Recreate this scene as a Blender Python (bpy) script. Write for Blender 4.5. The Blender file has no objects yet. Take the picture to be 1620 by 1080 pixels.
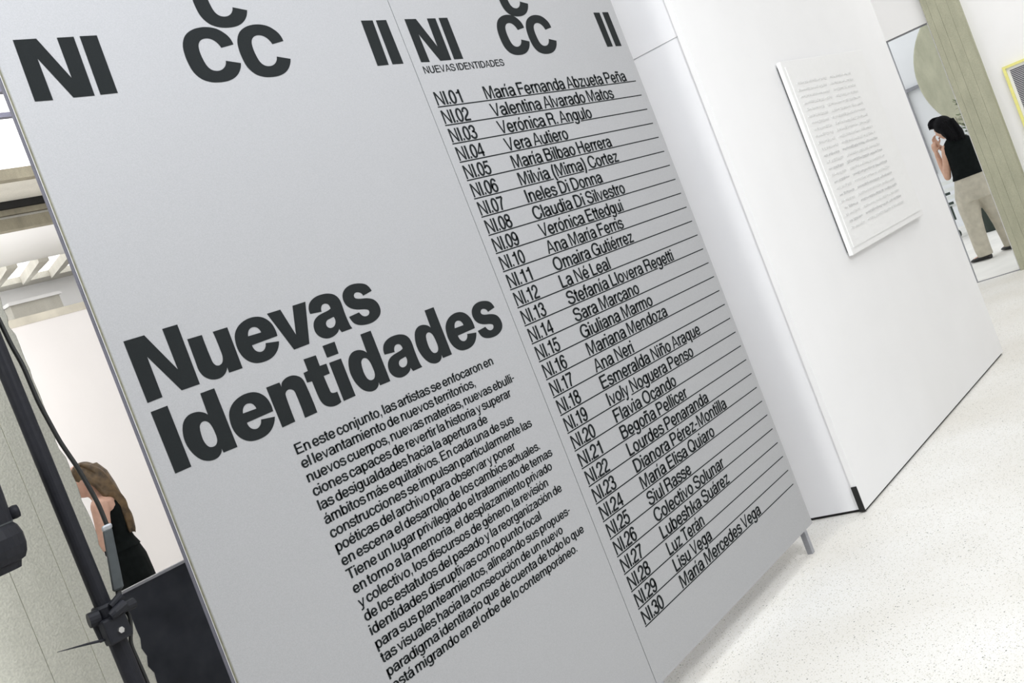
import bpy, bmesh, math, random
from mathutils import Vector, Matrix, Euler
from mathutils.geometry import tessellate_polygon
random.seed(7)
SC = bpy.context.scene
COL = SC.collection

# ------------------------------------------------------------------ camera
CAM_H = 1.48
cam_data = bpy.data.cameras.new('camera')
cam = bpy.data.objects.new('camera', cam_data)
COL.objects.link(cam)
cam_data.sensor_width = 36.0
cam_data.lens = 1750.0 / 1620.0 * 36.0
cam_data.clip_start = 0.05
cam_data.clip_end = 200
cam.matrix_world = Matrix(((0.5728953469, 0.2539592577, -0.7792917405, 0),
                           (-0.7330892240, -0.2664574430, -0.6257640296, 0),
                           (-0.3665666530, 0.9297876782, 0.0335225659, CAM_H),
                           (0, 0, 0, 1)))
SC.camera = cam

# ------------------------------------------------------------------ world and lights
world = bpy.data.worlds.new('overcast_sky')
SC.world = world
world.use_nodes = True
wb = world.node_tree.nodes['Background']
wb.inputs['Color'].default_value = (0.97, 0.985, 1.0, 1)
wb.inputs['Strength'].default_value = 1.27

def area(name, loc, size, power, target, color=(1, 1, 1), size_y=None):
    l = bpy.data.lights.new(name, 'AREA')
    l.energy = power; l.color = color; l.size = size
    if size_y:
        l.shape = 'RECTANGLE'; l.size_y = size_y
    o = bpy.data.objects.new(name, l); COL.objects.link(o)
    o.location = loc
    o.rotation_euler = (Vector(target) - Vector(loc)).to_track_quat('-Z', 'Y').to_euler()
    return o

area('added_room_fill', (3.0, -1.8, 5.1), 8.0, 64, (3.0, -1.8, 0), (0.98, 0.985, 0.97), 6.0)  # unseen broad fill, added to brighten the whole room from above
area('added_area_light', (1.5, 1.15, 3.9), 1.4, 25, (1.9, 2.3, 2.6), (0.84, 0.90, 1.0), .9)  # added out of view to make the panels brighter towards the top
area('added_area_light', (-1.0, 1.75, 3.6), 1.0, 88, (1.2, 2.9, 1.1), (1.0, 1.0, 0.97), 1.0)  # added at the far left to brighten the concrete pillar
area('added_area_light', (9.0, 0.6, 4.6), 2.4, 84, (9.4, 1.6, 0.4), (1.0, 0.995, 0.98), 2.4)  # added out of view to brighten the floor and the far wall
area('added_side_fill', (2.3, -0.7, 3.3), 0.9, 88, (4.66, 2.4, 0.6), (0.96, 0.97, 1.0), 0.9)  # added at front left to brighten the partition's side board
area('added_upward_fill', (3.1, 7.9, 2.1), 1.2, 34, (6.2, 9.0, 3.5), (1.0, 0.98, 0.95), 0.8)  # aimed upwards, added behind the pillar to brighten the hall's roof zone
area('added_ledge_fill', (3.9, 9.5, 3.2), 0.5, 7, (6.0, 10.2, 3.1), (1, 1, 1), 0.2)  # hidden fill, added to brighten the wall under the skylights
area('added_hall_fill', (4.2, 5.6, 3.9), 2.0, 14, (4.6, 8.6, 1.6), (1.0, 0.97, 0.95), 2.0)  # fill added to brighten the pink-white hall wall

SC.view_settings.view_transform = 'Standard'
SC.view_settings.look = 'None'
SC.view_settings.gamma = 1.0
SC.view_settings.exposure = 0.0
SC.view_settings.use_curve_mapping = False

# ------------------------------------------------------------------ materials
def new_mat(name):
    m = bpy.data.materials.new(name); m.use_nodes = True
    return m, m.node_tree.nodes, m.node_tree.links, m.node_tree.nodes['Principled BSDF']

def mat(name, c, rough=0.6, metal=0.0, vary=0.0, scale=20.0, bump=0.0, spec=0.5, vcol=None):
    m, N, L, b = new_mat(name)
    b.inputs['Base Color'].default_value = (*c, 1)
    b.inputs['Roughness'].default_value = rough
    b.inputs['Metallic'].default_value = metal
    b.inputs['Specular IOR Level'].default_value = spec
    if vary or bump:
        tc = N.new('ShaderNodeTexCoord')
        nz = N.new('ShaderNodeTexNoise'); nz.inputs['Scale'].default_value = scale
        nz.inputs['Detail'].default_value = 6
        L.new(tc.outputs['Object'], nz.inputs['Vector'])
        if vary:
            mx = N.new('ShaderNodeMix'); mx.data_type = 'RGBA'
            a = tuple(max(0, x * (1 - vary)) for x in c)
            d = vcol or tuple(min(1, x * (1 + vary)) for x in c)
            mx.inputs['A'].default_value = (*a, 1); mx.inputs['B'].default_value = (*d, 1)
            cr = N.new('ShaderNodeMapRange'); cr.inputs['From Min'].default_value = .3; cr.inputs['From Max'].default_value = .7
            L.new(nz.outputs['Fac'], cr.inputs['Value'])
            L.new(cr.outputs['Result'], mx.inputs['Factor'])
            L.new(mx.outputs['Result'], b.inputs['Base Color'])
        if bump:
            bp = N.new('ShaderNodeBump'); bp.inputs['Strength'].default_value = bump
            bp.inputs['Distance'].default_value = 0.01
            L.new(nz.outputs['Fac'], bp.inputs['Height'])
            L.new(bp.outputs['Normal'], b.inputs['Normal'])
    return m

def glow(name, c, s):
    m, N, L, b = new_mat(name)
    b.inputs['Base Color'].default_value = (*c, 1)
    b.inputs['Emission Color'].default_value = (*c, 1)
    b.inputs['Emission Strength'].default_value = s
    return m

def concrete(name, c, c2, scale=6.0):
    m, N, L, b = new_mat(name)
    tc = N.new('ShaderNodeTexCoord')
    n1 = N.new('ShaderNodeTexNoise'); n1.inputs['Scale'].default_value = scale; n1.inputs['Detail'].default_value = 8
    n1.inputs['Roughness'].default_value = .65
    mp = N.new('ShaderNodeMapping'); mp.inputs['Scale'].default_value = (1, 1, .35)
    L.new(tc.outputs['Object'], mp.inputs['Vector']); L.new(mp.outputs['Vector'], n1.inputs['Vector'])
    n2 = N.new('ShaderNodeTexNoise'); n2.inputs['Scale'].default_value = 160; n2.inputs['Detail'].default_value = 3
    L.new(tc.outputs['Object'], n2.inputs['Vector'])
    r = N.new('ShaderNodeValToRGB'); r.color_ramp.elements[0].position = .32; r.color_ramp.elements[1].position = .68
    r.color_ramp.elements[0].color = (*c2, 1); r.color_ramp.elements[1].color = (*c, 1)
    L.new(n1.outputs['Fac'], r.inputs['Fac'])
    r2 = N.new('ShaderNodeMapRange'); r2.inputs['From Min'].default_value = .3; r2.inputs['From Max'].default_value = .7
    r2.inputs['To Min'].default_value = .86; r2.inputs['To Max'].default_value = 1.08
    L.new(n2.outputs['Fac'], r2.inputs['Value'])
    mu = N.new('ShaderNodeVectorMath'); mu.operation = 'SCALE'
    L.new(r.outputs['Color'], mu.inputs[0]); L.new(r2.outputs['Result'], mu.inputs['Scale'])
    L.new(mu.outputs['Vector'], b.inputs['Base Color'])
    b.inputs['Roughness'].default_value = .85
    bp = N.new('ShaderNodeBump'); bp.inputs['Strength'].default_value = .35; bp.inputs['Distance'].default_value = .004
    L.new(n2.outputs['Fac'], bp.inputs['Height']); L.new(bp.outputs['Normal'], b.inputs['Normal'])
    return m

def terrazzo():
    m, N, L, b = new_mat('white_terrazzo')
    tc = N.new('ShaderNodeTexCoord')
    base = N.new('ShaderNodeTexNoise'); base.inputs['Scale'].default_value = 1.3; base.inputs['Detail'].default_value = 5
    L.new(tc.outputs['Object'], base.inputs['Vector'])
    r0 = N.new('ShaderNodeValToRGB')
    r0.color_ramp.elements[0].position = .3; r0.color_ramp.elements[0].color = (.76, .74, .69, 1)
    r0.color_ramp.elements[1].position = .65; r0.color_ramp.elements[1].color = (.84, .835, .81, 1)
    L.new(base.outputs['Fac'], r0.inputs['Fac'])
    col = r0.outputs['Color']
    for sc, th, dens, cc in ((62, .17, .76, (.20, .20, .17)), (95, .26, .62, (.45, .44, .38)), (150, .33, .45, (.66, .64, .56)), (38, .14, .84, (.16, .17, .15))):
        mp = N.new('ShaderNodeMapping'); mp.inputs['Rotation'].default_value = (0, 0, sc)
        mp.inputs['Scale'].default_value = (1, 1.35, 1)
        L.new(tc.outputs['Object'], mp.inputs['Vector'])
        vo = N.new('ShaderNodeTexVoronoi'); vo.inputs['Scale'].default_value = sc
        L.new(mp.outputs['Vector'], vo.inputs['Vector'])
        sep = N.new('ShaderNodeSeparateColor'); L.new(vo.outputs['Color'], sep.inputs['Color'])
        g = N.new('ShaderNodeMath'); g.operation = 'GREATER_THAN'; g.inputs[1].default_value = dens
        L.new(sep.outputs['Red'], g.inputs[0])
        l = N.new('ShaderNodeMath'); l.operation = 'LESS_THAN'; l.inputs[1].default_value = th
        L.new(vo.outputs['Distance'], l.inputs[0])
        mu = N.new('ShaderNodeMath'); mu.operation = 'MULTIPLY'
        L.new(g.outputs[0], mu.inputs[0]); L.new(l.outputs[0], mu.inputs[1])
        mx = N.new('ShaderNodeMix'); mx.data_type = 'RGBA'
        L.new(mu.outputs[0], mx.inputs['Factor']); L.new(col, mx.inputs['A']); mx.inputs['B'].default_value = (*cc, 1)
        col = mx.outputs['Result']
    L.new(col, b.inputs['Base Color'])
    b.inputs['Roughness'].default_value = .5
    return m

M = dict(
    terrazzo=terrazzo(),
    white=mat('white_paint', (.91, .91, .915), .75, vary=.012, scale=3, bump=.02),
    white_shaded=mat('white_paint_shaded', (.88, .885, .91), .75, vary=.012, scale=3, bump=.02),  # same white paint, darker and bluer: side's shade put into the colour
    warm=mat('warm_white_paint', (.86, .83, .82), .8, vary=.015, scale=2),
    silver=mat('silver_laminate', (.41, .415, .428), .5, .12, vary=.07, scale=420, spec=.45),
    ink=mat('black_vinyl', (.016, .019, .02), .85, vary=.1, scale=300, spec=.15),
    edge=mat('board_edge', (.22, .22, .165), .8, vary=.2, scale=80),
    pale_edge=mat('pale_edge_strip', (.72, .72, .75), .6, vary=.05, scale=60),
    alu=mat('aluminium_profile', (.19, .19, .25), .4, .6, vary=.1, scale=40),
    alu_leg=mat('aluminium_leg', (.40, .41, .45), .38, .7, vary=.1, scale=40),
    gap=mat('shadow_gap_black', (.012, .012, .012), .8, vary=.1, scale=20),
    conc=concrete('board_formed_concrete', (.82, .815, .72), (.69, .69, .60)),
    conc2=concrete('olive_concrete', (.50, .50, .375), (.39, .39, .29), 9),
    conc3=concrete('warm_concrete_beam', (.34, .31, .23), (.22, .20, .15), 9),
    conc4=concrete('cream_concrete', (.72, .70, .63), (.60, .58, .52), 5),
    black=mat('black_powder_coat', (.010, .011, .016), .55, vary=.15, scale=60, bump=.05, spec=.3),
    rubber=mat('black_cable_rubber', (.016, .017, .017), .55, vary=.1, scale=60),
    cloth_black=mat('black_cloth_cover', (.075, .082, .098), .85, vary=.3, scale=8, bump=.2),
    grey_plastic=mat('dark_grey_plastic', (.06, .07, .075), .55, vary=.1, scale=60),
    band=mat('silver_band', (.45, .47, .5), .4, .4, vary=.1, scale=50),
    steel=mat('bright_steel', (.75, .75, .75), .25, .9, vary=.05, scale=50),
    skin=mat('skin', (.56, .33, .23), .55, vary=.08, scale=30),
    skin2=mat('skin', (.66, .40, .30), .55, vary=.08, scale=30),
    hair_dark=mat('dark_hair', (.005, .005, .006), .8, vary=.4, scale=60, bump=.3, spec=.12),
    hair_brown=mat('brown_hair', (.085, .055, .03), .5, vary=.55, scale=22, bump=.4, vcol=(.19, .12, .055)),
    top_black=mat('black_jersey', (.006, .008, .008), .95, vary=.3, scale=25, bump=.1, spec=.15),
    khaki=mat('beige_linen', (.50, .465, .38), .9, vary=.12, scale=14, bump=.35),
    shoe=mat('black_leather', (.015, .015, .014), .5, vary=.1, scale=30),
    eyew=mat('eye_white', (.8, .8, .78), .3, vary=.02, scale=20),
    eyed=mat('dark_iris', (.02, .014, .01), .2, vary=.1, scale=20),
    lip=mat('lip_colour', (.42, .16, .13), .5, vary=.1, scale=30),
    paper=mat('white_canvas', (.90, .90, .895), .8, vary=.01, scale=40, bump=.05),
    mark=mat('pale_grey_marks', (.77, .77, .765), .85, vary=.05, scale=90),
    mark2=mat('grey_marks', (.66, .66, .66), .85, vary=.12, scale=120),
    yellow=mat('yellow_frame_paint', (.86, .82, .28), .5, vary=.05, scale=20),
    stripe=mat('dark_stripe_ink', (.03, .03, .05), .7, vary=.1, scale=60),
    glasspane=glow('daylit_skylight_pane', (1, 1, 1), 1.5),
    pot=mat('dark_green_planter', (.018, .03, .022), .6, vary=.1, scale=20),
    tile=mat('ledge_marble', (.62, .58, .49), .6, vary=.25, scale=3),
    leaf=mat('green_leaf', (.07, .12, .04), .6, vary=.4, scale=8),
    chairw=mat('white_chair_paint', (.80, .82, .80), .5, vary=.03, scale=20),
    strap=mat('dark_green_strap', (.03, .05, .04), .6, vary=.1, scale=20),
    door=mat('dark_door_aluminium', (.27, .275, .30), .4, .4, vary=.1, scale=30),
    outside=mat('pale_paving', (.80, .79, .75), .8, vary=.08, scale=1.6),
    outwall=mat('pale_grey_outer_wall', (.84, .86, .89), .8, vary=.03, scale=1.5),
)

# ------------------------------------------------------------------ object helpers
def root(name, loc, label, cat, group=None, rotz=0.0):
    o = bpy.data.objects.new(name, None); COL.objects.link(o)
    o.location = loc; o.rotation_euler = (0, 0, rotz)
    o['label'] = label; o['category'] = cat
    if group: o['group'] = group
    o.empty_display_size = .1
    return o

def tag(o, label=None, cat=None, group=None, kind=None):
    if label: o['label'] = label
    if cat: o['category'] = cat
    if group: o['group'] = group
    if kind: o['kind'] = kind
    return o

def link(name, me, m, parent=None, smooth=False):
    o = bpy.data.objects.new(name, me); COL.objects.link(o)
    if m and not me.materials: me.materials.append(m)
    if smooth:
        for p in me.polygons: p.use_smooth = True
    if parent:
        o.parent = parent
        # geometry is written in world coordinates: bring it into the parent's frame
        o.matrix_parent_inverse = Matrix.Identity(4)
        me.transform(world_inv(parent))
        me.update()
    return o

def local_matrix(o):
    return Matrix.LocRotScale(o.location, o.rotation_euler, o.scale)

def world_inv(o):
    w = local_matrix(o)
    p = o.parent
    while p:
        w = local_matrix(p) @ w
        p = p.parent
    return w.inverted()

class MB:
    """collects simple solids, then links them as one mesh object"""
    def __init__(s): s.v = []; s.f = []
    def add(s, v, f):
        n = len(s.v); s.v += [tuple(p) for p in v]; s.f += [tuple(i + n for i in q) for q in f]; return s
    def box(s, x0, x1, y0, y1, z0, z1):
        return s.add([(x0, y0, z0), (x1, y0, z0), (x1, y1, z0), (x0, y1, z0), (x0, y0, z1), (x1, y0, z1), (x1, y1, z1), (x0, y1, z1)],
                     [(0, 3, 2, 1), (4, 5, 6, 7), (0, 1, 5, 4), (1, 2, 6, 5), (2, 3, 7, 6), (3, 0, 4, 7)])
    def hexa(s, bot, top):
        return s.add(list(bot) + list(top), [(0, 3, 2, 1), (4, 5, 6, 7), (0, 1, 5, 4), (1, 2, 6, 5), (2, 3, 7, 6), (3, 0, 4, 7)])
    def tube(s, pts, rad, n=12, cap=True):
        pts = [Vector(p) for p in pts]
        if not isinstance(rad, (list, tuple)): rad = [rad] * len(pts)
        rings = []; prev = None
        for i, p in enumerate(pts):
            t = (pts[min(i + 1, len(pts) - 1)] - pts[max(i - 1, 0)]).normalized()
            if prev is None:
                a = Vector((0, 0, 1)) if abs(t.z) < .9 else Vector((1, 0, 0))
                u = t.cross(a).normalized()
            else:
                u = (prev - t * prev.dot(t)).normalized()
            prev = u; w = t.cross(u)
            rings.append([p + (u * math.cos(2 * math.pi * k / n) + w * math.sin(2 * math.pi * k / n)) * rad[i] for k in range(n)])
        v = [q for r in rings for q in r]; f = []
        for i in range(len(rings) - 1):
            for k in range(n):
                f.append((i * n + k, i * n + (k + 1) % n, (i + 1) * n + (k + 1) % n, (i + 1) * n + k))
        if cap:
            f.append(tuple(reversed(range(n)))); f.append(tuple((len(rings) - 1) * n + k for k in range(n)))
        return s.add(v, f)
    def loft(s, rings):
        n = len(rings[0]); v = [q for r in rings for q in r]; f = []
        for i in range(len(rings) - 1):
            for k in range(n):
                f.append((i * n + k, i * n + (k + 1) % n, (i + 1) * n + (k + 1) % n, (i + 1) * n + k))
        f.append(tuple(reversed(range(n)))); f.append(tuple((len(rings) - 1) * n + k for k in range(n)))
        return s.add(v, f)
    def ball(s, c, r, nu=14, nv=10):
        if not isinstance(r, (tuple, list)): r = (r, r, r)
        rings = []
        for j in range(nv + 1):
            t = -math.pi / 2 + math.pi * (j + .02) / (nv + .04)
            rings.append([Vector((c[0] + r[0] * math.cos(t) * math.cos(2 * math.pi * k / nu), c[1] + r[1] * math.cos(t) * math.sin(2 * math.pi * k / nu), c[2] + r[2] * math.sin(t))) for k in range(nu)])
        return s.loft(rings)
    def mesh(s, name='mesh'):
        me = bpy.data.meshes.new(name); me.from_pydata([tuple(q) for q in s.v], [], s.f); me.update(); return me
    def build(s, name, m, parent=None, smooth=False, bevel=0, label=None):
        me = s.mesh(name)
        if bevel:
            bm = bmesh.new(); bm.from_mesh(me)
            bmesh.ops.bevel(bm, geom=list(bm.edges), offset=bevel, segments=2, affect='EDGES', profile=.6)
            bm.to_mesh(me); bm.free()
        o = link(name, me, m, parent, smooth)
        if label: o['label'] = label
        return o

def Box(name, m, x0, x1, y0, y1, z0, z1, parent=None, bevel=0, **k):
    return MB().box(x0, x1, y0, y1, z0, z1).build(name, m, parent, bevel=bevel, **k)

def structure(o): o['kind'] = 'structure'; return o

D = 2.2377          # distance of the exhibition panel's face from the camera's station

# ------------------------------------------------------------------ lettering: a grotesque drawn with strokes
# units 1/1000 em. M start, L line, H quarter curve leaving horizontally, V leaving vertically, C cubic, P filled polygon
BASE_GLYPHS = {
'A': (667, "P14,0 270,718 397,718 653,0 540,0 333,600 127,0|P180,178 487,178 457,262 210,262"),
'B': (667, "M127,0 L127,718|M127,676 L390,676 H545,530 V390,387 L127,387|M380,387 L400,387 H572,212 V400,42 L127,42"),
'C': (722, "M628,480 V370,690 H98,359 V370,28 H640,265"),
'D': (722, "M131,0 L131,718|M131,676 L320,676 H620,359 V320,42 L131,42"),
'E': (667, "M137,0 L137,718|M137,676 L612,676|M137,372 L580,372|M137,42 L622,42"),
'F': (611, "M127,0 L127,718|M127,676 L580,676|M127,358 L530,358"),
'G': (778, "M640,490 V395,690 H98,359 V390,28 H650,310|M400,340 L702,340|M656,0 L656,360"),
'H': (722, "M131,0 L131,718|M591,0 L591,718|M131,378 L591,378"),
'I': (278, "M139,0 L139,718"),
'L': (556, "M127,0 L127,718|M127,42 L535,42"),
'M': (833, "P73,0 73,718 228,718 416,185 605,718 760,718 760,0 660,0 660,560 465,0 368,0 173,560 173,0"),
'N': (722, "P76,0 76,718 192,718 542,170 542,718 646,718 646,0 530,0 180,548 180,0"),
'O': (778, "M389,690 H678,359 V389,28 H100,359 V389,690"),
'P': (667, "M127,0 L127,718|M127,676 L400,676 H568,510 V400,335 L127,335"),
'Q': (778, "M389,690 H678,359 V389,28 H100,359 V389,690|M450,190 L670,10"),
'R': (722, "M127,0 L127,718|M127,676 L430,676 H590,520 V430,350 L127,350|M430,350 H585,210 L592,70 L620,0"),
'S': (667, "M565,505 V335,690 H118,530 V310,388 L360,372 H572,195 V340,28 H88,230"),
'T': (611, "M305,0 L305,676|M20,676 L590,676"),
'U': (722, "M131,718 L131,250 V361,28 H591,250 L591,718"),
'V': (667, "P15,718 127,718 333,130 540,718 652,718 390,0 277,0"),
'Z': (611, "M40,42 L575,42|M45,676 L555,676|P36,84 425,634 555,634 170,84"),
'a': (556, "M95,370 V275,493 H440,370 L440,110 V505,38 L525,38|M440,330 V360,300 L230,272 H90,150 V225,28 H440,200"),
'b': (556, "M110,0 L110,718|M110,262 V290,493 H464,262 V290,28 H110,262"),
'c': (500, "M425,335 V260,493 H88,262 V260,28 H435,190"),
'd': (556, "M446,0 L446,718|M446,262 V268,493 H92,262 V268,28 H446,262"),
'e': (556, "M95,250 L468,250|M464,242 V278,493 H90,262 V278,28 H452,150"),
'f': (278, "M138,0 L138,590 V235,680 L268,680|M15,481 L262,481"),
'g': (556, "M446,523 L446,-10 V265,-175 H105,-60|M446,275 V268,493 H92,275 V268,58 H446,275"),
'h': (556, "M118,0 L118,718|M118,330 V285,493 H440,360 L440,0"),
'i': (222, "M111,0 L111,523|M111,612 L111,718"),
'j': (222, "M111,523 L111,-80 V40,-168 L5,-168|M111,612 L111,718"),
'k': (500, "M118,0 L118,718|P160,245 375,523 505,523 160,120|P225,310 310,390 510,0 390,0"),
'l': (222, "M111,0 L111,718"),
'm': (833, "M118,0 L118,523|M118,340 V260,493 H415,370 L415,0|M415,340 V560,493 H714,370 L714,0"),
'n': (556, "M118,0 L118,523|M118,330 V285,493 H440,360 L440,0"),
'o': (556, "M278,493 H466,262 V278,28 H90,262 V278,493"),
'p': (556, "M110,-207 L110,523|M110,262 V290,493 H464,262 V290,28 H110,262"),
'q': (556, "M446,-207 L446,523|M446,262 V268,493 H92,262 V268,28 H446,262"),
'r': (333, "M118,0 L118,523|M118,300 V290,480 L340,480"),
's': (500, "M415,368 V250,493 H90,385 V240,285 L270,277 H428,150 V250,28 H70,165"),
't': (278, "M130,670 L130,110 V205,38 L262,38|M14,481 L262,481"),
'u': (556, "M116,523 L116,160 V260,28 H438,185|M438,0 L438,523"),
'v': (500, "P8,523 118,523 250,135 382,523 492,523 305,0 195,0"),
'y': (500, "P8,523 118,523 300,0 198,0|P382,523 492,523 275,-85 172,-85|M222,-75 V140,-168 L45,-168"),
'z': (500, "M35,42 L470,42|M42,481 L458,481|P32,84 325,439 458,439 165,84"),
'0': (556, "M278,690 H460,359 V278,28 H96,359 V278,690"),
'1': (556, "M350,0 L350,718|P100,500 100,580 235,605 296,718 350,718 350,500"),
'2': (556, "M92,480 V280,690 H455,505 C455,290 110,270 95,50|M50,42 L505,42"),
'3': (556, "M92,520 V275,690 H440,530 V270,387 L225,387|M270,387 H468,205 V275,28 H80,205"),
'4': (556, "M410,0 L410,718|M28,200 L530,200|P28,240 350,718 455,718 135,240"),
'5': (556, "M490,676 L150,676|P105,718 70,330 170,330 205,718|M112,350 V285,462 H460,240 V270,28 H72,200"),
'6': (556, "M450,540 V290,690 H93,350 V280,28 H462,232 V285,435 H100,240"),
'7': (556, "M32,676 L515,676|M505,660 C320,440 230,220 205,0"),
'8': (556, "M278,690 H440,538 V278,390 H116,538 V278,690|M278,390 H468,208 V278,28 H88,208 V278,390"),
'9': (556, "M105,178 V270,28 H463,365 V275,690 H93,485 V270,283 H455,480"),
'.': (215, "P55,0 55,118 165,118 165,0"),
',': (215, "P55,118 165,118 165,15 110,-145 55,-145 95,0 55,0"),
'-': (333, "P44,232 44,325 289,325 289,232"),
'(': (333, "M275,740 C110,540 110,-10 275,-205"),
')': (333, "M58,740 C223,540 223,-10 58,-205"),
' ': (278, ""),
}
def acute(c): return "|P%d,585 %d,735 %d,735 %d,585" % (c - 45, c + 15, c + 130, c + 45)
for a_, b_, c_ in (('á', 'a', 268), ('é', 'e', 275), ('ó', 'o', 278), ('ú', 'u', 275)):
    BASE_GLYPHS[a_] = (BASE_GLYPHS[b_][0], BASE_GLYPHS[b_][1] + acute(c_))
BASE_GLYPHS['í'] = (260, "M118,0 L118,523" + acute(115))
BASE_GLYPHS['ñ'] = (556, BASE_GLYPHS['n'][1] + "|M150,600 C190,700 250,660 285,640 C330,615 375,610 410,690")
HV, HH = 71.0, 55.0     # half pen widths of upright and of level strokes

def glyph_polys(src, wv=HV, wh=HH):
    polys = []
    for part in src.split('|'):
        if not part: continue
        if part[0] == 'P':
            polys.append([tuple(map(float, t.split(','))) for t in part[1:].split()]); continue
        toks = part.split(); pts = []; i = 0
        while i < len(toks):
            t = toks[i]; c = t[0]; x, y = map(float, t[1:].split(','))
            if c == 'M' or c == 'L': pts.append((x, y)); i += 1; continue
            x0, y0 = pts[-1]
            if c == 'C':
                x1, y1 = x, y; x2, y2 = map(float, toks[i + 1].split(',')); x, y = map(float, toks[i + 2].split(',')); i += 3
                n = 7
            else:
                k = .58
                if c == 'H': x1, y1 = x0 + (x - x0) * k, y0; x2, y2 = x, y - (y - y0) * k
                else: x1, y1 = x0, y0 + (y - y0) * k; x2, y2 = x - (x - x0) * k, y
                i += 1; n = 5
            for j in range(1, n + 1):
                s = j / n; r = 1 - s
                pts.append((r**3 * x0 + 3 * r * r * s * x1 + 3 * r * s * s * x2 + s**3 * x, r**3 * y0 + 3 * r * r * s * y1 + 3 * r * s * s * y2 + s**3 * y))
        q = [pts[0]]
        for p in pts[1:]:
            if math.dist(p, q[-1]) > 1: q.append(p)
        pts = q; n = len(pts); L = []; R = []
        for j in range(n):
            a = pts[max(j - 1, 0)]; b = pts[min(j + 1, n - 1)]
            if 0 < j < n - 1:
                d1 = Vector((pts[j][0] - a[0], pts[j][1] - a[1])).normalized(); d2 = Vector((b[0] - pts[j][0], b[1] - pts[j][1])).normalized()
                d = (d1 + d2).normalized()
            else: d = Vector((b[0] - a[0], b[1] - a[1])).normalized()
            ox, oy = -d.y * wv, d.x * wh
            L.append((pts[j][0] + ox, pts[j][1] + oy)); R.append((pts[j][0] - ox, pts[j][1] - oy))
        for j in range(n - 1): polys.append([R[j], R[j + 1], L[j + 1], L[j]])
    return polys

GLYPH = {}
def tri_mesh(polys):
    """polygons -> (verts, faces) with triangulated faces, normals towards the reader"""
    V = []; F = []
    for P in polys:
        n = len(V); V += P
        if len(P) == 4: F.append((n, n + 1, n + 2, n + 3))
        else:
            for t in tessellate_polygon([[Vector((p[0], p[1], 0)) for p in P]]): F.append(tuple(n + k for k in t))
    out = []
    for f in F:
        a = sum(V[f[i]][0] * V[f[(i + 1) % len(f)]][1] - V[f[(i + 1) % len(f)]][0] * V[f[i]][1] for i in range(len(f)))
        out.append(f if a > 0 else tuple(reversed(f)))
    return V, out
for ch, (adv, src) in BASE_GLYPHS.items():
    GLYPH[ch] = (adv, *tri_mesh(glyph_polys(src)))

def text_mesh(s, x0, x1, z, em, track=-10, space=None, y=D, slope=0.0):
    """one line of lettering, ink from x0 to x1, on the plane y; returns (verts, faces, spans of every glyph)"""
    pen = 0; items = []
    for ch in s:
        adv, V, F = GLYPH[ch]
        if ch == ' ' and space: adv = space
        items.append((ch, pen, V, F)); pen += adv + track
    ink = [p + v[0] for _, p, V, F in items for v in V]
    a, b = min(ink), max(ink)
    if x1 is None: sx = em / 1000
    else: sx = (x1 - x0) / (b - a)
    sz = em / 1000; VV = []; FF = []; spans = []
    for ch, p, V, F in items:
        n = len(VV)
        for v in V:
            X = x0 + (v[0] + p - a) * sx
            VV.append((X, y - .0006, z + v[1] * sz + slope * (X - x0)))
        FF += [tuple(n + k for k in f) for f in F]
        if V: spans.append((ch, x0 + (min(v[0] for v in V) + p - a) * sx, x0 + (max(v[0] for v in V) + p - a) * sx))
    return VV, FF, spans, sx / sz

def plane_mesh(name, V, F, m, parent, label=None):
    me = bpy.data.meshes.new(name); me.from_pydata(V, [], F); me.update()
    o = link(name, me, m, parent)
    if label: o['label'] = label
    return o

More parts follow.
